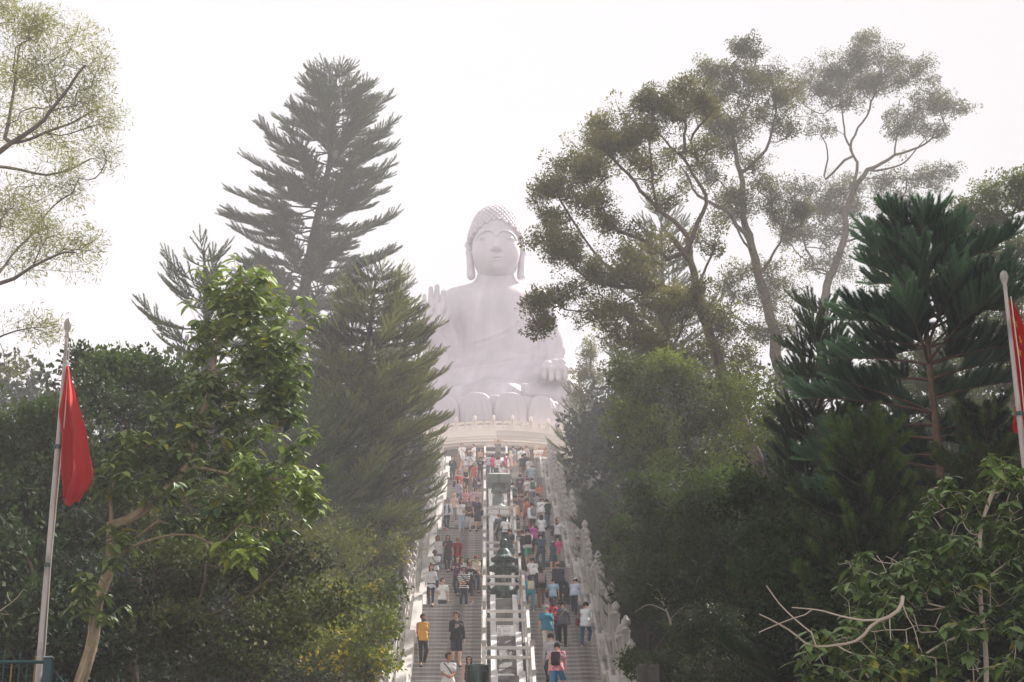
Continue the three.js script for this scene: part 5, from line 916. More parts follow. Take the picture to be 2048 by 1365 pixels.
const headGeo = (() => { // face forward +z, centre of the skull at the origin
  const g = new THREE.SphereGeometry(1, 26, 22), p = g.attributes.position;
  for (let i = 0; i < p.count; i++) {
    let x = p.getX(i), y = p.getY(i), z = p.getZ(i); const jaw = sstep(0.1, -0.9, y), f = sstep(0.2, 0.9, z);
    let X = x * 0.078 * (1 - 0.3 * jaw), Y = y * 0.118, Z = z * (z > 0 ? 0.092 : 0.1) * (1 - 0.12 * jaw) + 0.01;
    Z += f * (0.026 * Math.exp(-((x / 0.16) ** 2) - ((y + 0.22) / 0.2) ** 2) + 0.012 * Math.exp(-((x / 0.13) ** 2) - ((y + 0.02) / 0.2) ** 2)); // nose
    Z -= f * 0.011 * (Math.exp(-(((x - 0.38) / 0.2) ** 2) - ((y - 0.04) / 0.12) ** 2) + Math.exp(-(((x + 0.38) / 0.2) ** 2) - ((y - 0.04) / 0.12) ** 2)); // eye sockets
    Z += f * 0.007 * Math.exp(-((x / 0.28) ** 2) - ((y + 0.5) / 0.09) ** 2) + f * 0.010 * Math.exp(-((x / 0.3) ** 2) - ((y + 0.82) / 0.14) ** 2); // lips, chin
    p.setXYZ(i, X, Y, Z);
  }
  g.computeVertexNormals(); const ears = [-1, 1].map((s) => new THREE.SphereGeometry(1, 8, 8).scale(0.012, 0.032, 0.02).rotateY(s * 0.4).translate(s * 0.079, -0.005, -0.005));
  return merge([g, ...ears]);
})();
const handGeo = (() => { // wrist at the origin, fingers down -y, palm facing -z, thumb on +x
  const parts = [new RoundedBoxGeometry(0.074, 0.09, 0.028, 1, 0.012).translate(0, -0.05, 0)];
  [[-0.029, 0.062], [-0.01, 0.074], [0.01, 0.078], [0.029, 0.07]].forEach(([x, l]) => parts.push(tube([v(x * 0.9, -0.085, 0), v(x * 1.05, -0.09 - l * 0.5, -0.006), v(x * 1.05, -0.09 - l * 0.92, -0.024)], [0.0095, 0.009, 0.007], 5)));
  parts.push(tube([v(0.03, -0.03, -0.004), v(0.053, -0.06, -0.014), v(0.056, -0.09, -0.024)], [0.012, 0.0105, 0.008], 5)); return merge(parts);
})();
const shoeGeo = (() => { const g = new THREE.SphereGeometry(1, 12, 8), p = g.attributes.position; for (let i = 0; i < p.count; i++) { const y = p.getY(i), z = p.getZ(i); p.setXYZ(i, p.getX(i) * (0.046 + 0.006 * z), Math.max(-0.042, y * (0.055 - 0.016 * z)), z * 0.135 + 0.045); } g.computeVertexNormals(); return clean(g); })();
function ik(a, b, l1, l2, bend) { const d = b.clone().sub(a), L = Math.min(d.length(), (l1 + l2) * 0.999), u = d.normalize(), x = (L * L + l1 * l1 - l2 * l2) / (2 * L), h = Math.sqrt(Math.max(0, l1 * l1 - x * x)), n = bend.clone().sub(u.clone().multiplyScalar(bend.dot(u))).normalize(); return [a.clone().addScaledVector(u, x).addScaledVector(n, h), a.clone().addScaledVector(u, L)]; }
const cp = (a, b, ra, rb) => [a.x, a.y, a.z, b.x, b.y, b.z, ra, rb ?? ra];
const SKIN = { l: 0xd6a68c, m: 0xb98468, d: 0x6b4634 };
function person(o, D, px) {
  const near = D < 64, h = near ? 0.02 : D < 85 ? 0.026 : 0.034, F = o.sex === 'f', k = o.build || 1, g = thing('person', o.label, 'person', [0, 0, 0], 0, 'visitors on the stone stairway');
  const skin = clothMat(SKIN[o.skin || 'l']), lean = o.lean ?? (o.legs === 'up' ? 0.22 : 0), flip = o.flip ? -1 : 1;
  const pel = v(0, 0.93, 0); let fl = v(-0.1, 0, 0.03), fr = v(0.1, 0, -0.03);
  if (o.legs === 'up') { pel.set(0, 0.97, 0.1); fl.set(-0.1 * flip, 0.2, 0.3); fr.set(0.1 * flip, 0, -0.03); } else if (o.legs === 'down') { pel.set(0, 0.86, 0.1); fl.set(-0.09 * flip, -0.2, 0.3); fr.set(0.09 * flip, 0, 0.0); } else if (o.legs === 'stride') { fl.set(-0.09 * flip, 0, 0.24); fr.set(0.09 * flip, 0.02, -0.22); pel.y = 0.91; }
  const low = o.squat ? 0.42 : 0; pel.y -= low; if (low) pel.z -= 0.12;
  const up = (dy, dz = 0) => v(pel.x, pel.y + dy * Math.cos(lean), pel.z + dy * Math.sin(lean) * 1.1 + dz);
  const neck = up(0.55), chest = up(0.36), waist = up(0.16), sw = F ? 0.155 : 0.185, hc = neck.clone().add(v(0, 0.165 - 0.03 * lean, 0.035 + 0.06 * lean));
  const sh = [-1, 1].map((s) => neck.clone().add(v(s * sw, -0.065, -0.01))), T = o.arms || 'down', tgt = {
    down: [v(-0.26, -0.6, 0.05), v(0.26, -0.6, 0.05)], swing: [v(-0.24, -0.55, 0.2), v(0.25, -0.57, -0.14)], clasp: [v(-0.05, -0.38, 0.24), v(0.05, -0.38, 0.24)], hold: [v(-0.08, -0.2, 0.26), v(0.27, -0.58, 0.04)], holdr: [v(-0.27, -0.58, 0.04), v(0.08, -0.2, 0.26)],
    rail: [v(-0.55, -0.3, 0.1), v(0.25, -0.58, 0.06)], railr: [v(-0.25, -0.58, 0.06), v(0.55, -0.3, 0.1)], out: [v(-0.35, -0.55, 0.12), v(0.62, -0.32, 0.06)], raised: [v(-0.16, 0.42, 0.22), v(0.16, 0.42, 0.22)], face: [v(-0.1, 0.08, 0.2), v(0.4, -0.2, 0.25)], behind: [v(-0.12, -0.5, -0.17), v(0.12, -0.5, -0.17)], reach: [v(-0.25, -0.5, 0.1), v(0.35, -0.15, 0.45)], phone: [v(-0.12, -0.22, 0.28), v(0.12, -0.22, 0.28)] }[T];
  const arm = sh.map((s, i) => { const b = s.clone().add(tgt[i].clone().setX(tgt[i].x - (i ? 1 : -1) * sw)); return [s, ...ik(s, b, 0.29, 0.25, v((i ? 1 : -1) * 0.5, -0.2, -0.8))]; });
  const legs = [fl, fr].map((f) => { const s = Math.sign(f.x), hip = v(s * 0.085, pel.y - 0.02, pel.z), ank = f.clone().add(v(0, 0.085, -0.02)), [kn, an] = ik(hip, ank, 0.43, 0.43, v(s * 0.15, 0, 1)); return [hip, kn, an, f]; });
  // body: one continuous surface
  const B = [cp(pel.clone().add(v(-0.06, 0, 0)), pel.clone().add(v(0.06, 0, 0)), 0.11 * k), cp(waist.clone().add(v(-0.045 * k, 0, 0.01)), waist.clone().add(v(0.045 * k, 0, 0.01)), (F ? 0.092 : 0.1) * k), cp(chest.clone().add(v(-0.075, 0, 0)), chest.clone().add(v(0.075, 0, 0)), (F ? 0.1 : 0.112) * k), cp(waist, chest, 0.1 * k), cp(sh[0].clone().add(v(0.04, 0, 0)), sh[1].clone().add(v(-0.04, 0, 0)), 0.062), cp(neck.clone().add(v(0, -0.06, 0)), hc.clone().add(v(0, -0.06, -0.02)), 0.052, 0.048)];
  if (F) B.push(cp(chest.clone().add(v(-0.06, -0.02, 0.06)), chest.clone().add(v(0.06, -0.02, 0.06)), 0.06));
  const A = arm.flatMap(([s, e, w]) => [cp(s, e, 0.047, 0.038), cp(e, w, 0.039, 0.027)]), Lg = legs.flatMap(([hp, kn, an, f]) => [cp(hp, kn, 0.082, 0.055), cp(kn, kn.clone().lerp(an, 0.35), 0.054, 0.055), cp(kn.clone().lerp(an, 0.3), an, 0.055, 0.036), cp(an, f.clone().add(v(0, 0.035, 0.13)), 0.036, 0.03)]);
  const headTurn = new THREE.Matrix4().compose(hc, new THREE.Quaternion().setFromEuler(new THREE.Euler(o.nod || 0.05, o.look || 0, 0)), v(1, 1, 1));
  const hands = arm.map(([s, e, w], i) => { const d = w.clone().sub(e).normalize(), q = new THREE.Quaternion().setFromUnitVectors(v(0, -1, 0), d); return handGeo.clone().scale(i ? -1 : 1, 1, 1).rotateY(i ? 1.2 : -1.2).applyQuaternion(q).translate(w.x, w.y, w.z); });
  hands.forEach((q, i) => { if (i) { const p = q.attributes.position.array, n = q.attributes.normal.array; for (let j = 0; j < p.length; j += 9) for (const a of [p, n]) for (let c = 0; c < 3; c++) { const t = a[j + 3 + c]; a[j + 3 + c] = a[j + 6 + c]; a[j + 6 + c] = t; } } });
  mesh('body', [blob([...B, ...A, ...Lg], h, 0.035), headGeo.clone().applyMatrix4(headTurn), ...hands], skin, g);
  const grow = (p, d) => [...p.slice(0, 6), p[6] + d, p[7] + d];
  // lower garment
  const [bt, bc, bpat] = o.bot || ['trousers', 0x23262e], bm = clothMat(bc, bpat), hem = { trousers: 0.93, capri: 0.55, shorts: 0 }[bt];
  if (bt === 'trousers' || bt === 'capri' || bt === 'shorts') {
    const q = [grow(B[0], 0.016), cp(pel, waist, 0.1 * k, 0.098 * k)];
    for (const [hp, kn, an] of legs) { if (bt === 'shorts') q.push(cp(hp, hp.clone().lerp(kn, 0.95), 0.1 * Math.sqrt(k), 0.092)); else q.push(cp(hp, kn, 0.098 * Math.sqrt(k), 0.07), cp(kn, kn.clone().lerp(an, hem), 0.07, bt === 'capri' ? 0.062 : o.wide ? 0.085 : 0.056)); }
    mesh(bt === 'shorts' ? 'shorts' : 'trousers', blob(q, h, 0.03, (x, y) => y - pel.y - 0.05), bm, g);
  } else if (bt === 'skirt') {
    const end = v(0, pel.y - (o.skirt || 0.5), pel.z + 0.02); mesh('skirt', blob([grow(B[0], 0.02), cp(pel.clone().add(v(-0.05, 0, 0)), end.clone().add(v(-0.09, 0, 0)), 0.12, 0.13), cp(pel.clone().add(v(0.05, 0, 0)), end.clone().add(v(0.09, 0, 0)), 0.12, 0.13)], h, 0.05, (x, y) => Math.max(y - waist.y, end.y - y)), bm, g);
  }
  // upper garment
  const [tt, tc, tpat] = o.top, tm = clothMat(tc, tpat), long = tt === 'long' || tt === 'jacket', loose = tt === 'jacket' ? 0.03 : 0.02, drop = o.drop ?? (tt === 'dress' ? 0.45 : 0.1);
  const Q = B.slice(0, 5).map((p) => grow(p, loose)); if (F) Q.push(grow(B[6], loose)); if (tt !== 'dress') Q.shift(), Q.push(cp(pel.clone().add(v(-0.065, -drop * 0.5, 0)), pel.clone().add(v(0.065, -drop * 0.5, 0)), 0.142 * k), cp(pel.clone().add(v(-0.05, 0.05, 0)), pel.clone().add(v(0.05, 0.05, 0)), 0.128 * k));
  if (tt === 'dress') Q.push(cp(pel.clone().add(v(-0.06, 0, 0)), v(-0.09, pel.y - drop, pel.z + 0.02), 0.12, 0.13), cp(pel.clone().add(v(0.06, 0, 0)), v(0.09, pel.y - drop, pel.z + 0.02), 0.12, 0.13));
  if (tt !== 'tank' && !(tt === 'dress' && o.bareArms)) for (const [s, e, w] of arm) { Q.push(cp(s, long ? e : s.clone().lerp(e, 0.55), 0.066, long ? 0.058 : 0.066)); if (long) Q.push(cp(e, e.clone().lerp(w, 0.9), 0.056, 0.045)); }
  mesh({ tee: 'shirt', long: 'long_sleeved_top', tank: 'sleeveless_top', dress: 'dress', jacket: 'jacket' }[tt], blob(Q, h, 0.03, (x, y, z) => Math.max(pel.y - drop - y, tt === 'tank' ? Math.abs(x) - sw * 0.86 : -1, y - neck.y + 0.0)), tm, g);
  if (o.vest) mesh('vest', blob(B.slice(0, 5).map((p) => grow(p, 0.034)), h, 0.03, (x, y, z) => Math.max(pel.y - 0.1 - y, y - neck.y + 0.03, Math.min(z - pel.z, 0.06 - Math.abs(x)), Math.abs(x) - sw * 0.9)), clothMat(o.vest), g);
  // shoes
  for (const [, , , f] of legs) mesh('shoe', shoeGeo, clothMat(o.shoe ?? 0x2a2a2c), g).position.set(f.x, f.y + 0.047, f.z - 0.015), g.children[g.children.length - 1].scale.setScalar(1.16);
  // hair and hats
  const [ht, hcol] = o.hair || ['short', 0x15120f], hh = near ? 0.014 : 0.02, P = (x, y, z) => v(x, y, z).applyMatrix4(headTurn), inv = headTurn.clone().invert(), tmp = v(0, 0, 0), faceCut = (x, y, z) => { tmp.set(x, y, z).applyMatrix4(inv); return Math.max(Math.min(tmp.z - 0.035, 0.062 - tmp.y + 0.25 * Math.abs(tmp.x)), ht === 'long' || ht === 'bob' ? -1 : -0.055 - tmp.y - tmp.z * 0.3); };
  const cap0 = [cp(P(-0.025, 0.02, -0.012), P(0.025, 0.02, -0.012), 0.088), cp(P(0, 0.045, 0.012), P(0, 0.04, -0.03), 0.088)];
  if (ht === 'long') cap0.push(cp(P(-0.03, -0.02, -0.045), P(-0.045, -(o.hairLen || 0.3), -0.08), 0.07, 0.05), cp(P(0.03, -0.02, -0.045), P(0.045, -(o.hairLen || 0.3), -0.08), 0.07, 0.05));
  if (ht === 'bob') cap0.push(cp(P(-0.05, 0, -0.03), P(-0.06, -0.12, -0.02), 0.06, 0.045), cp(P(0.05, 0, -0.03), P(0.06, -0.12, -0.02), 0.06, 0.045), cp(P(0, 0, -0.05), P(0, -0.12, -0.06), 0.07, 0.06));
  if (ht === 'bun') cap0.push(cp(P(0, 0.07, -0.1), P(0, 0.08, -0.12), 0.045));
  if (ht === 'tail') cap0.push(cp(P(0, 0.03, -0.1), P(0, -0.2, -0.15), 0.04, 0.022));
  if (ht !== 'bald' && ht !== 'fringe') mesh('hair', blob(cap0, hh, 0.03, faceCut), clothMat(hcol), g);
  if (ht === 'fringe') mesh('hair', blob([cp(P(-0.03, -0.01, -0.03), P(0.03, -0.01, -0.03), 0.09)], hh, 0.02, (x, y, z) => { tmp.set(x, y, z).applyMatrix4(inv); return Math.max(tmp.z - 0.0, tmp.y - 0.03, -0.06 - tmp.y); }), clothMat(hcol), g);
  if (o.hat) { const m = mesh('cap', [new THREE.SphereGeometry(0.108, 16, 8, 0, 6.2832, 0, 1.6).scale(0.95, 0.95, 1.08), new THREE.CylinderGeometry(0.1, 0.105, 0.012, 16, 1).scale(0.8, 1, 0.75).translate(0, 0.008, 0.1)], clothMat(o.hat), g); m.applyMatrix4(new THREE.Matrix4().multiplyMatrices(headTurn, new THREE.Matrix4().makeTranslation(0, 0.04, -0.005))); }
  if (o.glasses) mesh('sunglasses', [rbx(0.062, 0.042, 0.012, 0.006, -0.037, 0, 0), rbx(0.062, 0.042, 0.012, 0.006, 0.037, 0, 0), bx(0.02, 0.008, 0.008), bx(0.006, 0.01, 0.1, -0.074, 0.008, -0.05), bx(0.006, 0.01, 0.1, 0.074, 0.008, -0.05)].map((q) => q.translate(0, o.glasses === 'up' ? 0.095 : 0.004, o.glasses === 'up' ? 0.06 : 0.092).applyMatrix4(headTurn)), clothMat(0x0c0c0e), g);
  else if (o.face === 'f' && D < 90) {
    for (const s of [-1, 1]) { mesh('eye', new THREE.SphereGeometry(0.011, 8, 6).scale(1.2, 0.7, 0.7).translate(s * 0.031, 0.005, 0.083).applyMatrix4(headTurn), clothMat(0x15100e), g); mesh('eyebrow', rbx(0.036, 0.008, 0.012, 0.004, s * 0.032, 0.03, 0.09).applyMatrix4(headTurn), clothMat(hcol), g); }
    mesh('mouth', new THREE.SphereGeometry(0.02, 8, 6).scale(1.2, 0.35, 0.5).translate(0, -0.058, 0.09).applyMatrix4(headTurn), clothMat(0x8d4a42), g);
    if (o.beard) mesh('beard', blob([cp(P(-0.03, -0.08, 0.045), P(0.03, -0.08, 0.045), 0.045), cp(P(-0.055, -0.04, 0.01), P(0.055, -0.04, 0.01), 0.03)], hh, 0.02, (x, y, z) => { tmp.set(x, y, z).applyMatrix4(inv); return Math.max(tmp.y + 0.045, tmp.y > -0.075 && tmp.y < -0.045 && Math.abs(tmp.x) < 0.03 && tmp.z > 0.05 ? 0.02 : -1); }), clothMat(0x15110f), g);
  }
  // bags and straps
  const bag = (name, col, geo, at0, pat) => { const m = mesh(name, geo, clothMat(col, pat), g); m.position.copy(at0); return m; };
  if (o.pack) { const q = chest.clone().add(v(0, -0.08, -0.2 * k)), m = bag('backpack', o.pack, new RoundedBoxGeometry(0.29, 0.43, 0.16, 3, 0.06), q, o.packPat); m.rotation.x = lean * 0.9; mesh('pocket', new RoundedBoxGeometry(0.22, 0.2, 0.06, 2, 0.025).translate(0, -0.08, -0.095), clothMat(o.pack, o.packPat), m); for (const s of [-1, 1]) mesh('strap', tube(spline([v(s * 0.1, 0.2, 0.08), v(s * 0.11, 0.27, 0.16), v(s * 0.12, 0.2, 0.3), v(s * 0.13, 0, 0.33), v(s * 0.14, -0.14, 0.2)], 0.06), 0.018, 5), clothMat(o.pack), m); }
  if (o.sling) { const s = o.slingSide || 1, pts = []; for (let i = 0; i <= 16; i++) { const a = i / 16 * 6.2832, c = Math.cos(a), n = Math.sin(a), y = lerp(waist.y - 0.02, neck.y - 0.02, (1 + c) / 2), z = lerp(waist.z, neck.z, (1 + c) / 2); pts.push(v(-s * c * 0.135 * k, y, z + n * 0.155 * k)); } mesh('strap', tube(pts, 0.016, 5, false), clothMat(o.sling), g); if (!o.strapOnly) bag('sling_bag', o.sling, new RoundedBoxGeometry(0.2, 0.15, 0.08, 2, 0.03), v(s * 0.15, waist.y - 0.03, waist.z + 0.13)); }
  if (o.tote) { const s = o.toteSide || 1; bag('shoulder_bag', o.tote, new RoundedBoxGeometry(0.12, 0.28, 0.32, 2, 0.05), v(s * 0.27, pel.y + 0.02, pel.z - 0.04)); mesh('strap', tube([v(s * 0.26, pel.y + 0.15, pel.z + 0.07), v(s * (sw - 0.02), neck.y - 0.01, neck.z), v(s * 0.26, pel.y + 0.15, pel.z - 0.14)], 0.013, 5), clothMat(o.tote), g); }
  if (o.hold) { const w = arm[o.holdSide === 'r' ? 1 : 0][2]; bag('held_item', o.hold, rbx(0.075, 0.14, 0.02, 0.008), w.clone().add(v(0, 0.02, 0.07))); }
  if (o.scarf) mesh('scarf', new THREE.TorusGeometry(0.075, 0.035, 8, 16).rotateX(1.5).translate(neck.x, neck.y + 0.0, neck.z + 0.02), clothMat(o.scarf), g);
  if (o.apron) mesh('side_stripe', legs.map(([hp, kn, an]) => tube([hp.clone().add(v(Math.sign(hp.x) * 0.095, -0.05, 0)), kn.clone().add(v(Math.sign(hp.x) * 0.068, 0, 0)), an.clone().add(v(Math.sign(hp.x) * 0.055, 0.03, 0))], 0.012, 4)), clothMat(0xdedede), g);
  if (o.print) { // a printed letter or emblem on the shirt, laid on the cloth
    const z = o.face === 'b' ? chest.z - 0.14 * k : chest.z + 0.15 * k + (F ? 0.02 : 0), lines = { M: [[-0.09, -0.07, -0.075, 0.06], [-0.075, 0.06, 0, -0.03], [0, -0.03, 0.075, 0.06], [0.075, 0.06, 0.09, -0.07]], patch: [[-0.07, 0, 0.07, 0]], dot: [[-0.02, 0, 0.02, 0]], bar: [[-0.09, 0.02, 0.09, 0.02]] }[o.print], r = { M: 0.017, patch: 0.06, dot: 0.05, bar: 0.022 }[o.print];
    mesh('print', lines.map(([a, b, c, d]) => tube([v(a, b, 0), v(c, d, 0)], r, 8).scale(1, 1, 0.25).translate(0, chest.y - 0.06, z)), clothMat(o.printCol ?? 0xf2f2f2), g);
  }
  const s = (o.h || 1.7) / 1.75; g.scale.setScalar(s); g.rotation.y = (o.face === 'b' ? Math.PI : 0) + (o.turn || 0);
  return g;
}
function snap(D) { for (const f of flights) if (D >= f.d0 && D < f.d1) { const q = (D - f.d0 - f.L) / TREAD; if (q > 0) return f.d0 + f.L + (Math.floor(q) + 0.5) * TREAD; } return D; }
function place(px, hy, o) {   // where the head shows in the photograph, standing on the stairs
  const H = (o.h || 1.7) * (o.squat ? 0.74 : o.lean > 0.3 ? 0.95 : 1) * (o.legs === 'down' ? 0.965 : 1); let best = 60, bd = 1e9, Dm = 60; o = { ...o }; for (let D = 48; D < 122; D += 0.1) if (meanY(D) + H < at(px, hy, D).y) Dm = D; else break; if (Dm > 119) Dm = 130; const xm = at(px, hy, Dm).x; if (Dm < 119 && xm > 0.12 && xm < 1.42) o.dy = 0.32;
  for (let D = 48; D < 149; D += 0.04) { const e = Math.abs(at(px, hy, D).y - stairY(D) - H - (o.dy || 0)) + 0.06 * Math.abs(D - Dm); if (e < bd - 0.001 && D >= (o.minD || 0)) { bd = e; best = D; } }
  const D = o.D || snap(best), x = at(px, hy, best).x, g = person(o, D, px); g.position.set(x, stairY(D) + (o.dy || 0), -D);
  return g;
}
const BLK = 0x14161b, NAV = 0x1b2434, JEAN = 0x2d4a63, LJ = 0x8fa6b8, KHA = 0x8b7a62, WHT = 0xeceae8, BRN = 0x3a2a20, GRY = 0x6d6f76;
const f = (o) => ({ face: 'f', legs: 'down', ...o }), b = (o) => ({ face: 'b', legs: 'up', ...o });
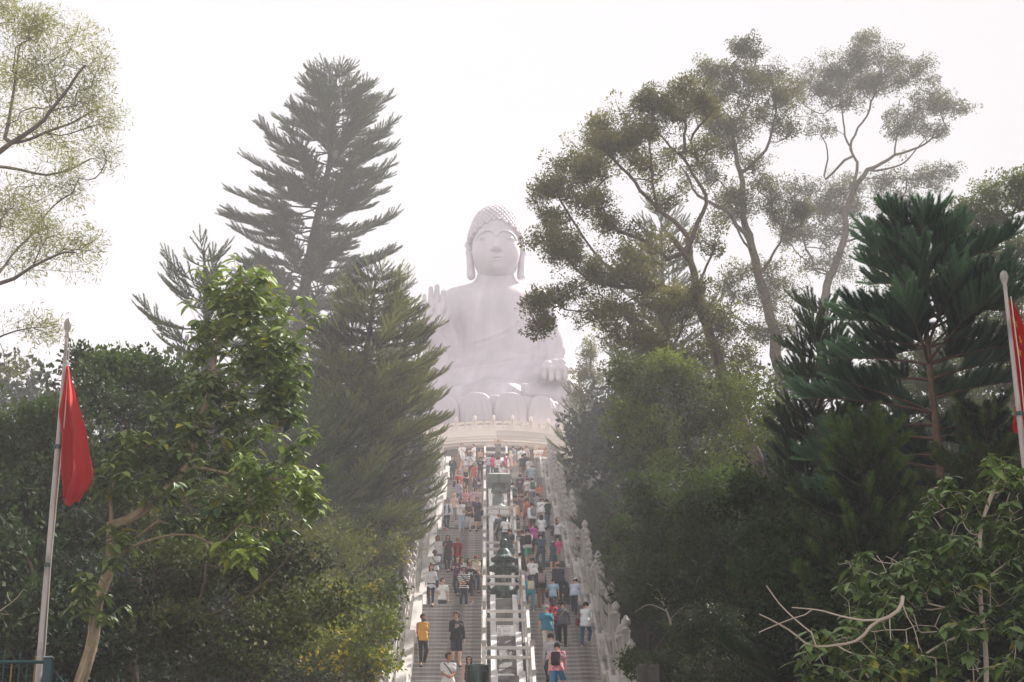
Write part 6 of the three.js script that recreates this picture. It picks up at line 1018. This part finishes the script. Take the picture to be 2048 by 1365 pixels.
const crowd = [
  [845, 1226, f({ label: 'bearded man in yellow sleeveless top and black striped track trousers, hands behind him', h: 1.76, skin: 'm', top: ['tank', 0xe6a536], bot: ['trousers', BLK], apron: 1, arms: 'behind', beard: 1, look: 0.6, shoe: BLK })],
  [912, 1228, f({ label: 'man in dark navy long-sleeved shirt and navy shorts, looking down', h: 1.84, build: 1.12, top: ['long', 0x10141c], bot: ['shorts', 0x16233a], arms: 'hold', hold: 0x8a8f96, hair: ['short', 0x4a3826], nod: 0.35, shoe: 0x33343a, flip: 1 })],
  [896, 1308, f({ label: 'man in white t-shirt with two dark straps across it, hands clasped, lowest on the left', h: 1.78, skin: 'm', build: 1.08, top: ['tee', WHT], bot: ['trousers', 0x2b2e35], arms: 'clasp', sling: BLK, strapOnly: 1, look: 0.7 })],
  [937, 1311, f({ label: 'long-haired woman in sunglasses and black top beside the bronze barrel', sex: 'f', h: 1.68, top: ['tank', BLK], bot: ['trousers', WHT], hair: ['long', 0x1d1512], hairLen: 0.34, glasses: 1 })],
  [871, 1171, f({ label: 'woman in pale grey sleeveless dress, sunglasses pushed up, arms folded at chest', sex: 'f', skin: 'm', h: 1.62, legs: 'stand', top: ['dress', 0xb9b6b2], bareArms: 1, bot: ['none', 0], arms: 'phone', glasses: 'up', hair: ['tail', 0x1a1512], minD: 71 })],
  [885, 1166, f({ label: 'tall man in plain white t-shirt beside the woman in grey dress', h: 1.76, legs: 'stand', top: ['tee', WHT], bot: ['trousers', 0x3a3d45], look: 0.4, minD: 71 })],
  [926, 1166, f({ label: 'man in black and white striped t-shirt with a black sling bag', h: 1.72, legs: 'stand', skin: 'm', top: ['tee', 0xf0efee, 'stripes'], bot: ['trousers', 0x2a3440], sling: BLK, D: 70.4, glasses: 1 })],
  [863, 1130, f({ label: 'woman in loose white blouse and dark trousers half behind yellow leaves', sex: 'f', h: 1.62, top: ['long', 0xdedcdf], drop: 0.2, bot: ['trousers', 0x1c2a33], hair: ['bob', 0x2a1d16], tote: 0x20242c })],
  [871, 1104, f({ label: 'dark-skinned man in white short-sleeved shirt with a thin diagonal strap', skin: 'd', h: 1.72, top: ['tee', 0xe4e6ea], bot: ['trousers', GRY], sling: BLK, strapOnly: 1, arms: 'clasp' })],
  [916, 1114, f({ label: 'man in purple jacket and dark jeans looking at something in his hands', h: 1.68, top: ['jacket', 0x5a1f4e], bot: ['trousers', 0x1f2c38], arms: 'phone', hold: 0xb5b2b0, look: 0.5 })],
  [924, 1112, f({ label: 'person in flat grey cap and cream top just behind the purple jacket', h: 1.68, top: ['long', 0xd8cdc6], bot: ['trousers', 0x27364a], hat: 0x5a5048 })],
  [939, 1127, f({ label: 'woman in black t-shirt with a big white M, plum capri trousers, arm out', sex: 'f', skin: 'm', build: 1.12, h: 1.68, top: ['tee', BLK], print: 'M', bot: ['capri', 0x4a2f42], arms: 'out', hair: ['tail', 0x2a1a14], glasses: 1, shoe: 0xd8c9c0, minD: 73.2 })],
  [937, 1119, f({ label: 'dark-haired woman in speckled blouse behind the black M t-shirt', sex: 'f', h: 1.6, top: ['long', 0xb8a8ac, 'dots:#4a3c48,#efe6e8'], bot: ['trousers', BLK], hair: ['bob', 0x15110f] })],
  [952, 1114, f({ label: 'woman in red hat, cream jacket and yellow-green scarf by the divider', sex: 'f', h: 1.6, top: ['jacket', 0xdccfb4], bot: ['trousers', 0x3a4a60], hat: 0xc03a4a, scarf: 0xa9b238, arms: 'clasp', glasses: 1 })],
  [876, 1073, f({ label: 'woman in white long-sleeved top and light jeans with a hand on the left rail', sex: 'f', h: 1.62, skin: 'm', top: ['long', 0xe6e2e4], bot: ['trousers', 0x5f86a0], arms: 'rail', hair: ['bob', 0x221814], hold: 0xf0f0f0, holdSide: 'r' })],
  [897, 1069, f({ label: 'woman in long charcoal tunic over dark trousers, one hand at her chest', sex: 'f', h: 1.66, build: 1.1, top: ['dress', 0x35363b], drop: 0.36, bot: ['trousers', 0x1c1f26], arms: 'hold', hair: ['bob', 0x241812] })],
  [915, 1076, f({ label: 'shaven-headed man in red shirt, black waistcoat and sunglasses', h: 1.7, skin: 'm', top: ['tee', 0xb5202c], vest: 0x17181d, bot: ['trousers', 0x22252d], glasses: 1, hair: ['bald', 0], arms: 'swing' })],
  [896, 1000, f({ label: 'person in white sleeves, grey patterned vest, dark teal jeans and pink shoes', h: 1.66, top: ['long', 0xe8e6ea], vest: 0x6b6470, bot: ['trousers', 0x1e3a44], shoe: 0xd06a78 })],
  [923, 991, f({ label: 'woman in white top and pale jeans carrying a round straw bag', sex: 'f', h: 1.64, top: ['long', 0xefe9ea], bot: ['trousers', 0xa9b8c4], sling: 0xb59a70, shoe: 0xe8e4e0, hair: ['bob', 0x2d2019], wide: 1 })],
  [936, 998, f({ label: 'woman with dark red bag and pale wide trousers beside the straw bag', sex: 'f', h: 1.5, top: ['tee', 0x55303a], bot: ['trousers', 0xcfc4c4], tote: 0x2a3238, shoe: BLK })],
  [953, 986, f({ label: 'man in navy polo shirt and navy shorts holding a dark bag', h: 1.76, top: ['tee', 0x2b3a4c], bot: ['shorts', 0x263445], hold: 0x20262e, holdSide: 'r', tote: 0x242a33, shoe: 0x222529, hair: ['short', 0x1d1612] })],
  [930, 977, f({ label: 'girl with a dark braid and pink-trimmed top, arms folded', sex: 'f', h: 1.58, top: ['tee', 0xc98a96], bot: ['trousers', 0x5b6a7a], arms: 'clasp', hair: ['long', 0x2a1d18] })],
  [947, 976, f({ label: 'short-haired woman in pale pink shirt left of the divider', sex: 'f', h: 1.64, top: ['tee', 0xd9b3bd], bot: ['trousers', 0x8a7f86], hair: ['bob', 0x2c1d16] })],
  [956, 979, f({ label: 'person peeping out behind the pale pink shirt', h: 1.6, top: ['tee', 0xcdb2b4], bot: ['trousers', 0x6a5f62] })],
  [917, 960, f({ label: 'woman in lavender grey top and slate jeans below the red t-shirt', sex: 'f', h: 1.64, top: ['long', 0xa9a0b0], bot: ['trousers', 0x55667a], hair: ['long', 0x3d2a20] })],
  [931, 936, f({ label: 'blond woman in long black dress', sex: 'f', h: 1.72, top: ['dress', 0x2b2d31], drop: 0.55, bot: ['none', 0], bareArms: 1, hair: ['long', 0xd8bf95], arms: 'clasp' })],
  [917, 938, f({ label: 'man in red t-shirt with a white emblem, carrying a black bag', h: 1.74, top: ['tee', 0xc8323c], print: 'dot', bot: ['trousers', 0xc8ccd4], tote: 0x2c3138, toteSide: -1 })],
  [954, 947, f({ label: 'woman in dark floral top with a pale strap and white bag, by the divider', sex: 'f', h: 1.66, top: ['long', 0x4a4450, 'dots:#8a6a72,#3a3a48'], bot: ['trousers', 0x6f8494], sling: 0xdedada, hair: ['bob', 0x2a1d18] })],
  [909, 987, f({ label: 'blond person half hidden by the conifer tips at the left rail', sex: 'f', h: 1.62, top: ['tee', 0xd9b9b0], bot: ['trousers', 0x8a8a90], hair: ['long', 0xe0c69a] })],
  [948, 926, f({ label: 'woman in bright orange-red dress high on the left steps', sex: 'f', h: 1.6, top: ['dress', 0xd2564a], bot: ['none', 0], hair: ['bob', 0x3a2a22] })],
  [917, 909, f({ label: 'woman with very long brown hair in tan patterned dress', sex: 'f', h: 1.66, top: ['dress', 0xa08878, 'dots:#c8b4a4,#7a665a'], bot: ['none', 0], hair: ['long', 0x6a4a38], hairLen: 0.4 })],
  [905, 912, f({ label: 'man in dark grey clothes at the far top left rail', h: 1.72, top: ['long', 0x4a4d56], bot: ['trousers', 0x454852] })],
  [924, 888, f({ label: 'man in white polo shirt and pale shorts at the top left', h: 1.78, top: ['tee', 0xf2f0f2], bot: ['shorts', 0xdcd6d2], legs: 'stand' })],
  [917, 877, f({ label: 'tall person in cream top standing behind the white polo shirt', h: 1.75, top: ['long', 0xe0cfc8], bot: ['trousers', 0x8a7a78], legs: 'stand', minD: 124, D: 136 })],
  [933, 907, f({ label: 'person in white t-shirt with a grey printed panel', h: 1.7, top: ['tee', 0xe9e6ea], print: 'patch', printCol: 0x8a8a96, bot: ['trousers', 0xb8a8a4] })],
  [944, 905, f({ label: 'man in white shirt with a black strap and grey scarf', h: 1.74, top: ['long', 0xf0eef0], bot: ['trousers', 0x5a5c66], sling: 0x1c1d22, strapOnly: 1, scarf: 0x7c7f88 })],
  [947, 888, f({ label: 'man in white t-shirt reading a leaflet on the terrace', h: 1.74, top: ['tee', 0xf2f0f0], bot: ['trousers', 0x9a8a84], turn: -1.1, arms: 'phone', hold: 0xefeaea, legs: 'stand' })],
  [961, 911, b({ label: 'person in black t-shirt with white lettering on the back', h: 1.7, build: 1.15, top: ['tee', 0x2c2e34], print: 'bar', bot: ['trousers', 0x6a5f5c], face: 'b' })],
  [960, 899, f({ label: 'child in tan top left of the white frame at the top', h: 1.4, top: ['tee', 0xc9a486], bot: ['shorts', 0x9a8478] })],
  [995, 912, b({ label: 'brown-haired woman in white blouse just above the square censer', sex: 'f', h: 1.66, top: ['tee', 0xf0ece8], bot: ['skirt', 0x6b6c70], hair: ['long', 0x6a4a3a] })],
  [986, 909, b({ label: 'person in hot pink top behind the white blouse at the divider', sex: 'f', h: 1.62, top: ['long', 0xe0508a], bot: ['trousers', 0x6a6670] })],
  [976, 910, f({ label: 'woman in pale lilac top behind the upper cross rail', sex: 'f', h: 1.62, top: ['long', 0xdcd6e2], bot: ['trousers', 0x8a8690], hair: ['bob', 0x4a3228] })],
  [996, 881, f({ label: 'person with both arms raised to take a picture on the terrace', h: 1.74, top: ['tee', 0x8a8688], bot: ['trousers', 0x6a6466], arms: 'raised', hold: 0xf4f4f4, legs: 'stand' })],
  [1013, 903, b({ label: 'woman in bright pink t-shirt with a round black and white bag', sex: 'f', h: 1.66, top: ['tee', 0xe06aa0], bot: ['trousers', 0x8a8c98], print: 'dot', printCol: 0x2a2a30, tote: 0x6a6a74, hair: ['bun', 0x4a3a30] })],
  [1021, 901, b({ label: 'woman with long blond hair in a pale cream dress', sex: 'f', h: 1.64, top: ['dress', 0xe8d3c6], bot: ['none', 0], hair: ['long', 0xe6cda6], hairLen: 0.38 })],
  [1028, 892, b({ label: 'person in slate grey dress near the top of the right steps', sex: 'f', h: 1.66, top: ['dress', 0x8a8e98], bot: ['none', 0] })],
  [1042, 894, b({ label: 'man in bright white shirt with a black shoulder strap, top right', h: 1.8, build: 1.1, top: ['tee', 0xf4f2f4], bot: ['shorts', 0xa89488], sling: 0x22232a, strapOnly: 1 })],
  [1051, 890, b({ label: 'woman in dusty pink top beyond the bright white shirt', sex: 'f', h: 1.68, top: ['long', 0xd0b4b0], bot: ['trousers', 0x9a8884], hair: ['bun', 0x8a6a58] })],
  [1044, 909, b({ label: 'man in dark grey t-shirt and khaki shorts climbing the right steps', h: 1.78, build: 1.15, top: ['tee', 0x4c4e56], bot: ['shorts', 0x9a8672] })],
  [1051, 904, b({ label: 'person in charcoal top between the khaki shorts and the right rail', h: 1.7, top: ['tee', 0x54545c], bot: ['trousers', 0x8a7c78] })],
  [1059, 915, b({ label: 'woman in white top with a grey strap near the upper right rail', sex: 'f', h: 1.64, top: ['tee', 0xe4dce2], bot: ['trousers', 0x8a8a94], sling: 0x6a6a74, hair: ['tail', 0x5a4038] })],
  [1063, 927, b({ label: 'man in blue-grey vertically striped shirt holding the right rail', h: 1.76, build: 1.12, top: ['long', 0xb4c6cc, 'vstripes'], drop: 0.25, bot: ['trousers', 0xa9b0b6], arms: 'railr', hair: ['fringe', 0x8a7a70] })],
  [1003, 925, b({ label: 'woman in white blouse right behind the square censer roof', sex: 'f', h: 1.62, top: ['tee', 0xeee6e8], bot: ['trousers', 0xc4b2b4], hair: ['long', 0x9a7a60] })],
  [1010, 930, b({ label: 'child in pale pink top beside the square censer roof', h: 1.35, top: ['tee', 0xe6b6bc], bot: ['shorts', 0xd0a8a8], hair: ['short', 0xa88868] })],
  [1018, 941, b({ label: 'woman in salmon top stretching one arm to the right', sex: 'f', h: 1.6, top: ['long', 0xd98a80], bot: ['trousers', 0x9a7a76], arms: 'reach' })],
  [1019, 952, b({ label: 'man in blue-grey t-shirt beside the bell censer', h: 1.74, top: ['tee', 0x7f8894], bot: ['trousers', 0x6a7684], hair: ['short', 0x4a3a2c] })],
  [1040, 947, b({ label: 'man in charcoal long sleeves with a pink print on his back', h: 1.74, top: ['long', 0x4a4a4e], print: 'patch', printCol: 0xd08a94, bot: ['shorts', 0x3a3c42], drop: 0.12 })],
  [1057, 954, b({ label: 'person in magenta cap and white t-shirt with folded jacket', h: 1.64, top: ['tee', 0xe4e2e4], bot: ['shorts', 0x8a7064], hat: 0xd8207a })],
  [1065, 956, b({ label: 'man with green-grey backpack holding his right arm out to the rail', h: 1.78, top: ['tee', 0xd8d8d8], bot: ['trousers', 0x6c7a82], pack: 0x5c7468, arms: 'railr' })],
  ...[[1075, 898, 'fair-haired person leaning on the terrace parapet, leftmost there', 0xf0d8b8, 0xf0e6e0], [1084, 899, 'person in white behind the terrace parapet, second from its left end', 0xb89a84, 0xf4f0ee], [1094, 895, 'long-haired woman in brown behind the terrace parapet', 0x8a6a52, 0xb59a88], [1107, 896, 'person in dark red at the right end of the terrace parapet', 0x9a6a52, 0x9a5a52]].map(([x, y, label, hc, tc], i) => [x, y, f({ label, sex: 'f', h: 1.66, top: ['tee', tc], bot: ['trousers', 0x8a8488], hair: [i % 2 ? 'long' : 'bob', hc], legs: 'stand', D: 123.4, arms: 'clasp' })]),
  [1025, 965, b({ label: 'big man in slate t-shirt and khaki trousers left on the right flight', h: 1.84, build: 1.25, top: ['tee', 0x3e4650], bot: ['trousers', 0x9c8468], arms: 'down' })],
  [1032, 1000, b({ label: 'woman in peach top and grey-blue jeans with long brown hair', sex: 'f', h: 1.68, top: ['long', 0xe6bf9a], bot: ['trousers', 0x6e8088], hair: ['long', 0x5f4438] })],
  [1055, 996, b({ label: 'woman in terracotta jumpsuit', sex: 'f', h: 1.74, top: ['tank', 0xb0605c], bot: ['trousers', 0xb0605c], hair: ['bun', 0x4a3228], shoe: 0xb08070 })],
  [1067, 1004, b({ label: 'man in white shirt and dark trousers wearing a grey backpack', h: 1.74, top: ['long', 0xeceff2], bot: ['trousers', 0x2b343c], pack: 0x8a8c90 })],
  [1082, 995, b({ label: 'heavy man in white t-shirt and cream trousers with a diagonal strap', h: 1.82, build: 1.25, top: ['tee', 0xf0ecee], bot: ['trousers', 0xd9ccc4], sling: 0x55565e, strapOnly: 1, lean: 0.35, hair: ['fringe', 0x6a5a50] })],
  [1095, 997, b({ label: 'person with yellow scarf and dark green backpack at the right rail', h: 1.68, top: ['tee', 0x2b3036], bot: ['trousers', 0x4a6480], scarf: 0xd9c85a, pack: 0x1f3a30 })],
  [1079, 970, f({ label: 'child in orange top facing down beside the right rail', h: 1.4, top: ['tee', 0xdc7460], bot: ['shorts', 0x6a6466], arms: 'clasp', hair: ['bob', 0x4a3a30] })],
  [1073, 986, b({ label: 'man in grey t-shirt bending forward below the orange child', h: 1.74, top: ['tee', 0x8e8e92], bot: ['trousers', 0x7c7c80], lean: 0.45 })],
  [1040, 990, b({ label: 'boy in navy vest behind the peach top', h: 1.4, top: ['tank', 0x4c5868], bot: ['shorts', 0x424c5a], hair: ['short', 0x4a342a] })],
  [1047, 992, b({ label: 'dark-haired boy looking up beside the terracotta jumpsuit', h: 1.38, top: ['tee', 0x9a5a5c], bot: ['shorts', 0x5a5a62] })],
  [1003, 1027, b({ label: 'sandy-haired man in grey checked shirt leaning over the divider', h: 1.74, top: ['long', 0x5f6878, 'check'], bot: ['trousers', 0x20262c], lean: 0.4, hair: ['short', 0x9a7a5c], turn: 0.3 })],
  [1012, 1031, b({ label: 'woman with long black hair, white top and black skirt at the divider', sex: 'f', h: 1.66, top: ['tee', 0xefeaea], bot: ['skirt', 0x1c2426], skirt: 0.6, hair: ['long', 0x1e2326], hairLen: 0.36 })],
  [1036, 1036, b({ label: 'child in pale top with a grey backpack and red bag', h: 1.42, top: ['long', 0xd8c4be], bot: ['trousers', 0x8a6a64], pack: 0x6c707c, arms: 'swing' })],
  [1016, 1060, b({ label: 'man in slate t-shirt and pale denim shorts right of the dark censer', h: 1.76, top: ['tee', 0x3c444e], bot: ['shorts', 0x8fa0ac], hair: ['short', 0x4a3828], turn: -0.3 })],
  [1044, 1054, b({ label: 'man in white t-shirt and dark jeans with a slim black backpack', h: 1.74, top: ['tee', 0xeae6e6], bot: ['trousers', 0x27323e], pack: 0x1c2026 })],
  [1056, 1056, b({ label: 'man in mint green shorts with a large black backpack over a white t-shirt', h: 1.8, top: ['tee', 0xefe9e6], bot: ['shorts', 0x58b394], pack: 0x141a1f, shoe: 0xd8d0c8 })],
  [1043, 1048, b({ label: 'brown-haired man in grey-blue top above the slim black backpack', h: 1.74, top: ['tee', 0x5c6470], bot: ['trousers', 0x3c3e46], hair: ['short', 0x8a6a50] })],
  [1069, 1045, b({ label: 'stout woman in magenta top and black trousers', sex: 'f', h: 1.66, build: 1.25, top: ['tee', 0xb83a90], bot: ['trousers', 0x17171b], hair: ['bun', 0x6a4a38] })],
  [1083, 1030, b({ label: 'dark-haired woman in loose white top and black trousers near the right rail', sex: 'f', h: 1.72, top: ['long', 0xf0edf0], drop: 0.16, bot: ['trousers', 0x1b2026], hair: ['long', 0x16181c], hairLen: 0.18, tote: 0x1c2228 })],
  [1113, 1039, f({ label: 'woman in white facing downhill at the right rail, shading her eyes', sex: 'f', h: 1.68, top: ['long', 0xeae7ea], bot: ['trousers', 0x1f262c], arms: 'face', hair: ['long', 0x1a1716], hairLen: 0.3, nod: -0.3, tote: 0x22262c, toteSide: -1 })],
  [1083, 1066, b({ label: 'man in dark teal t-shirt and jeans with a teal backpack', h: 1.76, top: ['tee', 0x2f4452], bot: ['trousers', 0x2b4250], pack: 0x2f5664, hair: ['short', 0x3a2418] })],
  [1106, 1081, b({ label: 'girl in pale blue cap and short teal dress', sex: 'f', h: 1.5, top: ['dress', 0x1f4f58], drop: 0.3, bot: ['none', 0], bareArms: 1, hat: 0xa8d4d4, hair: ['long', 0x1c1a1a], hairLen: 0.2 })],
  [1112, 1073, b({ label: 'woman with a dark bun in hot pink top by the right rail', sex: 'f', h: 1.62, top: ['tee', 0xd83a7a], bot: ['shorts', 0xa08c84], hair: ['bun', 0x121418], tote: 0x2a2226 })],
  [1038, 1107, b({ label: 'person in black hooded top beside the upper censer roof', h: 1.6, top: ['jacket', 0x12161c], bot: ['trousers', 0x24262c] })],
  [1069, 1112, b({ label: 'stooping man in white t-shirt with a thin diagonal strap', h: 1.74, build: 1.1, top: ['tee', 0xefebeb], bot: ['trousers', 0x3a3c44], sling: 0x2a2c32, strapOnly: 1, lean: 0.5 })],
  [1052, 1121, b({ label: 'woman in lavender floral blouse and dark teal trousers', sex: 'f', h: 1.6, build: 1.15, top: ['long', 0xa898a8, 'dots:#6a5a70,#d8ccd6,#8a6a80'], drop: 0.18, bot: ['trousers', 0x1f3a46], hair: ['bob', 0x17130f] })],
  [1075, 1124, b({ label: 'brown-haired child in crimson top carried between the adults', h: 1.3, top: ['tee', 0xb02a48, 'dots:#d8a07a,#8a2038'], bot: ['trousers', 0x8a8a94], hair: ['short', 0x6a4a34] })],
  [1083, 1131, b({ label: 'long-haired woman in black top and brown trousers with a floral backpack', sex: 'f', h: 1.72, build: 1.12, top: ['jacket', 0x121216], bot: ['trousers', 0x6e5a44], pack: 0x9a8a90, packPat: 'dots:#b8485e,#2a2a30,#e8e0e0', hair: ['long', 0x221512], hairLen: 0.26, shoe: 0xb84a48 })],
  [1062, 1146, b({ label: 'girl in turquoise jacket and jeans with a cream backpack', sex: 'f', h: 1.5, top: ['jacket', 0x2aa3b8], bot: ['trousers', 0x5a8aa0], pack: 0xe6d9b8, hair: ['long', 0x131418], hairLen: 0.2, shoe: 0xe2e4e6 })],
  [1121, 1123, b({ label: 'balding man in navy jacket and black trousers leaning uphill', h: 1.78, build: 1.2, top: ['jacket', 0x1d2740], bot: ['trousers', 0x14161b], hair: ['fringe', 0x6a5a52], lean: 0.35 })],
  [1105, 1156, b({ label: 'boy in light blue shirt with a black bag on his side', h: 1.5, top: ['tee', 0xa9c6de], bot: ['trousers', 0x22303a], tote: 0x15181d, hair: ['short', 0x2a211c] })],
  [1133, 1165, b({ label: 'woman in black short-sleeved dress on the right of the lower landing', sex: 'f', h: 1.64, legs: 'stand', top: ['dress', 0x14161f], drop: 0.5, bot: ['none', 0], hair: ['long', 0x131313], hairLen: 0.2, minD: 70 })],
  [1147, 1154, b({ label: 'person in white hat and pale blue shirt stooping by the right kerb', h: 1.6, top: ['long', 0xc4d0e0], bot: ['trousers', 0x2a3848], hat: 0xe2e2ea, lean: 0.5 })],
  [1050, 1180, b({ label: 'crouching person in pale grey top close to the lower rail posts', h: 1.6, squat: 1, legs: 'stand', top: ['tee', 0xc9c4c2], bot: ['trousers', 0x2a3440], minD: 70 })],
  [1108, 1196, b({ label: 'woman with wavy dark hair and red patterned top below the landing', sex: 'f', h: 1.64, top: ['tee', 0xc02038, 'dots:#5a1020,#e04058'], bot: ['trousers', 0x2a2a30], hair: ['long', 0x2c1a16], hairLen: 0.22 })],
  [1096, 1209, b({ label: 'grey-haired man in teal t-shirt and pale trousers', h: 1.8, build: 1.1, top: ['tee', 0x1f7a96], bot: ['trousers', 0xcfc4bc], hair: ['short', 0xa8a09c], arms: 'down' })],
  [1125, 1202, b({ label: 'short-haired woman in grey jacket with a tan diagonal strap, black trousers', sex: 'f', h: 1.68, build: 1.15, top: ['jacket', 0x53565c], bot: ['trousers', 0x17191e], hair: ['short', 0x141210], sling: 0xb49a80, strapOnly: 1 })],
  [1168, 1206, b({ label: 'woman in white shirt and blue jeans with a maroon shoulder bag', sex: 'f', h: 1.66, build: 1.05, top: ['long', 0xe9eef2], drop: 0.16, bot: ['trousers', 0x24506a], tote: 0x7a1840, hair: ['tail', 0x131214], shoe: 0xc8b8b0 })],
  [1105, 1267, b({ label: 'person in black and white checked shirt behind the pink shirt', h: 1.72, top: ['long', 0xe8e8ea, 'check'], bot: ['trousers', 0x2b4254], arms: 'down' })],
  [1112, 1281, b({ label: 'man in pink patterned shirt and bright blue shorts with a dark red backpack', h: 1.8, build: 1.15, top: ['tee', 0xe08a9a, 'dots:#f0b8c0,#c86078'], bot: ['shorts', 0x1f76a8], pack: 0x2a1f24, hair: ['short', 0x2a2420] })],
];
const rp_ = RNG(99), poses = ['down', 'swing', 'swing', 'hold', 'down', 'holdr', 'swing', 'clasp'];
crowd.forEach(([px, hy, o], i) => place(px, hy, { flip: i % 2, arms: poses[Math.floor(rp_() * 8)], turn: (rp_() - 0.5) * 0.7, look: (rp_() - 0.5) * 1.1, nod: 0.25 * rp_(), ...o }));
renderer.render(scene, camera);
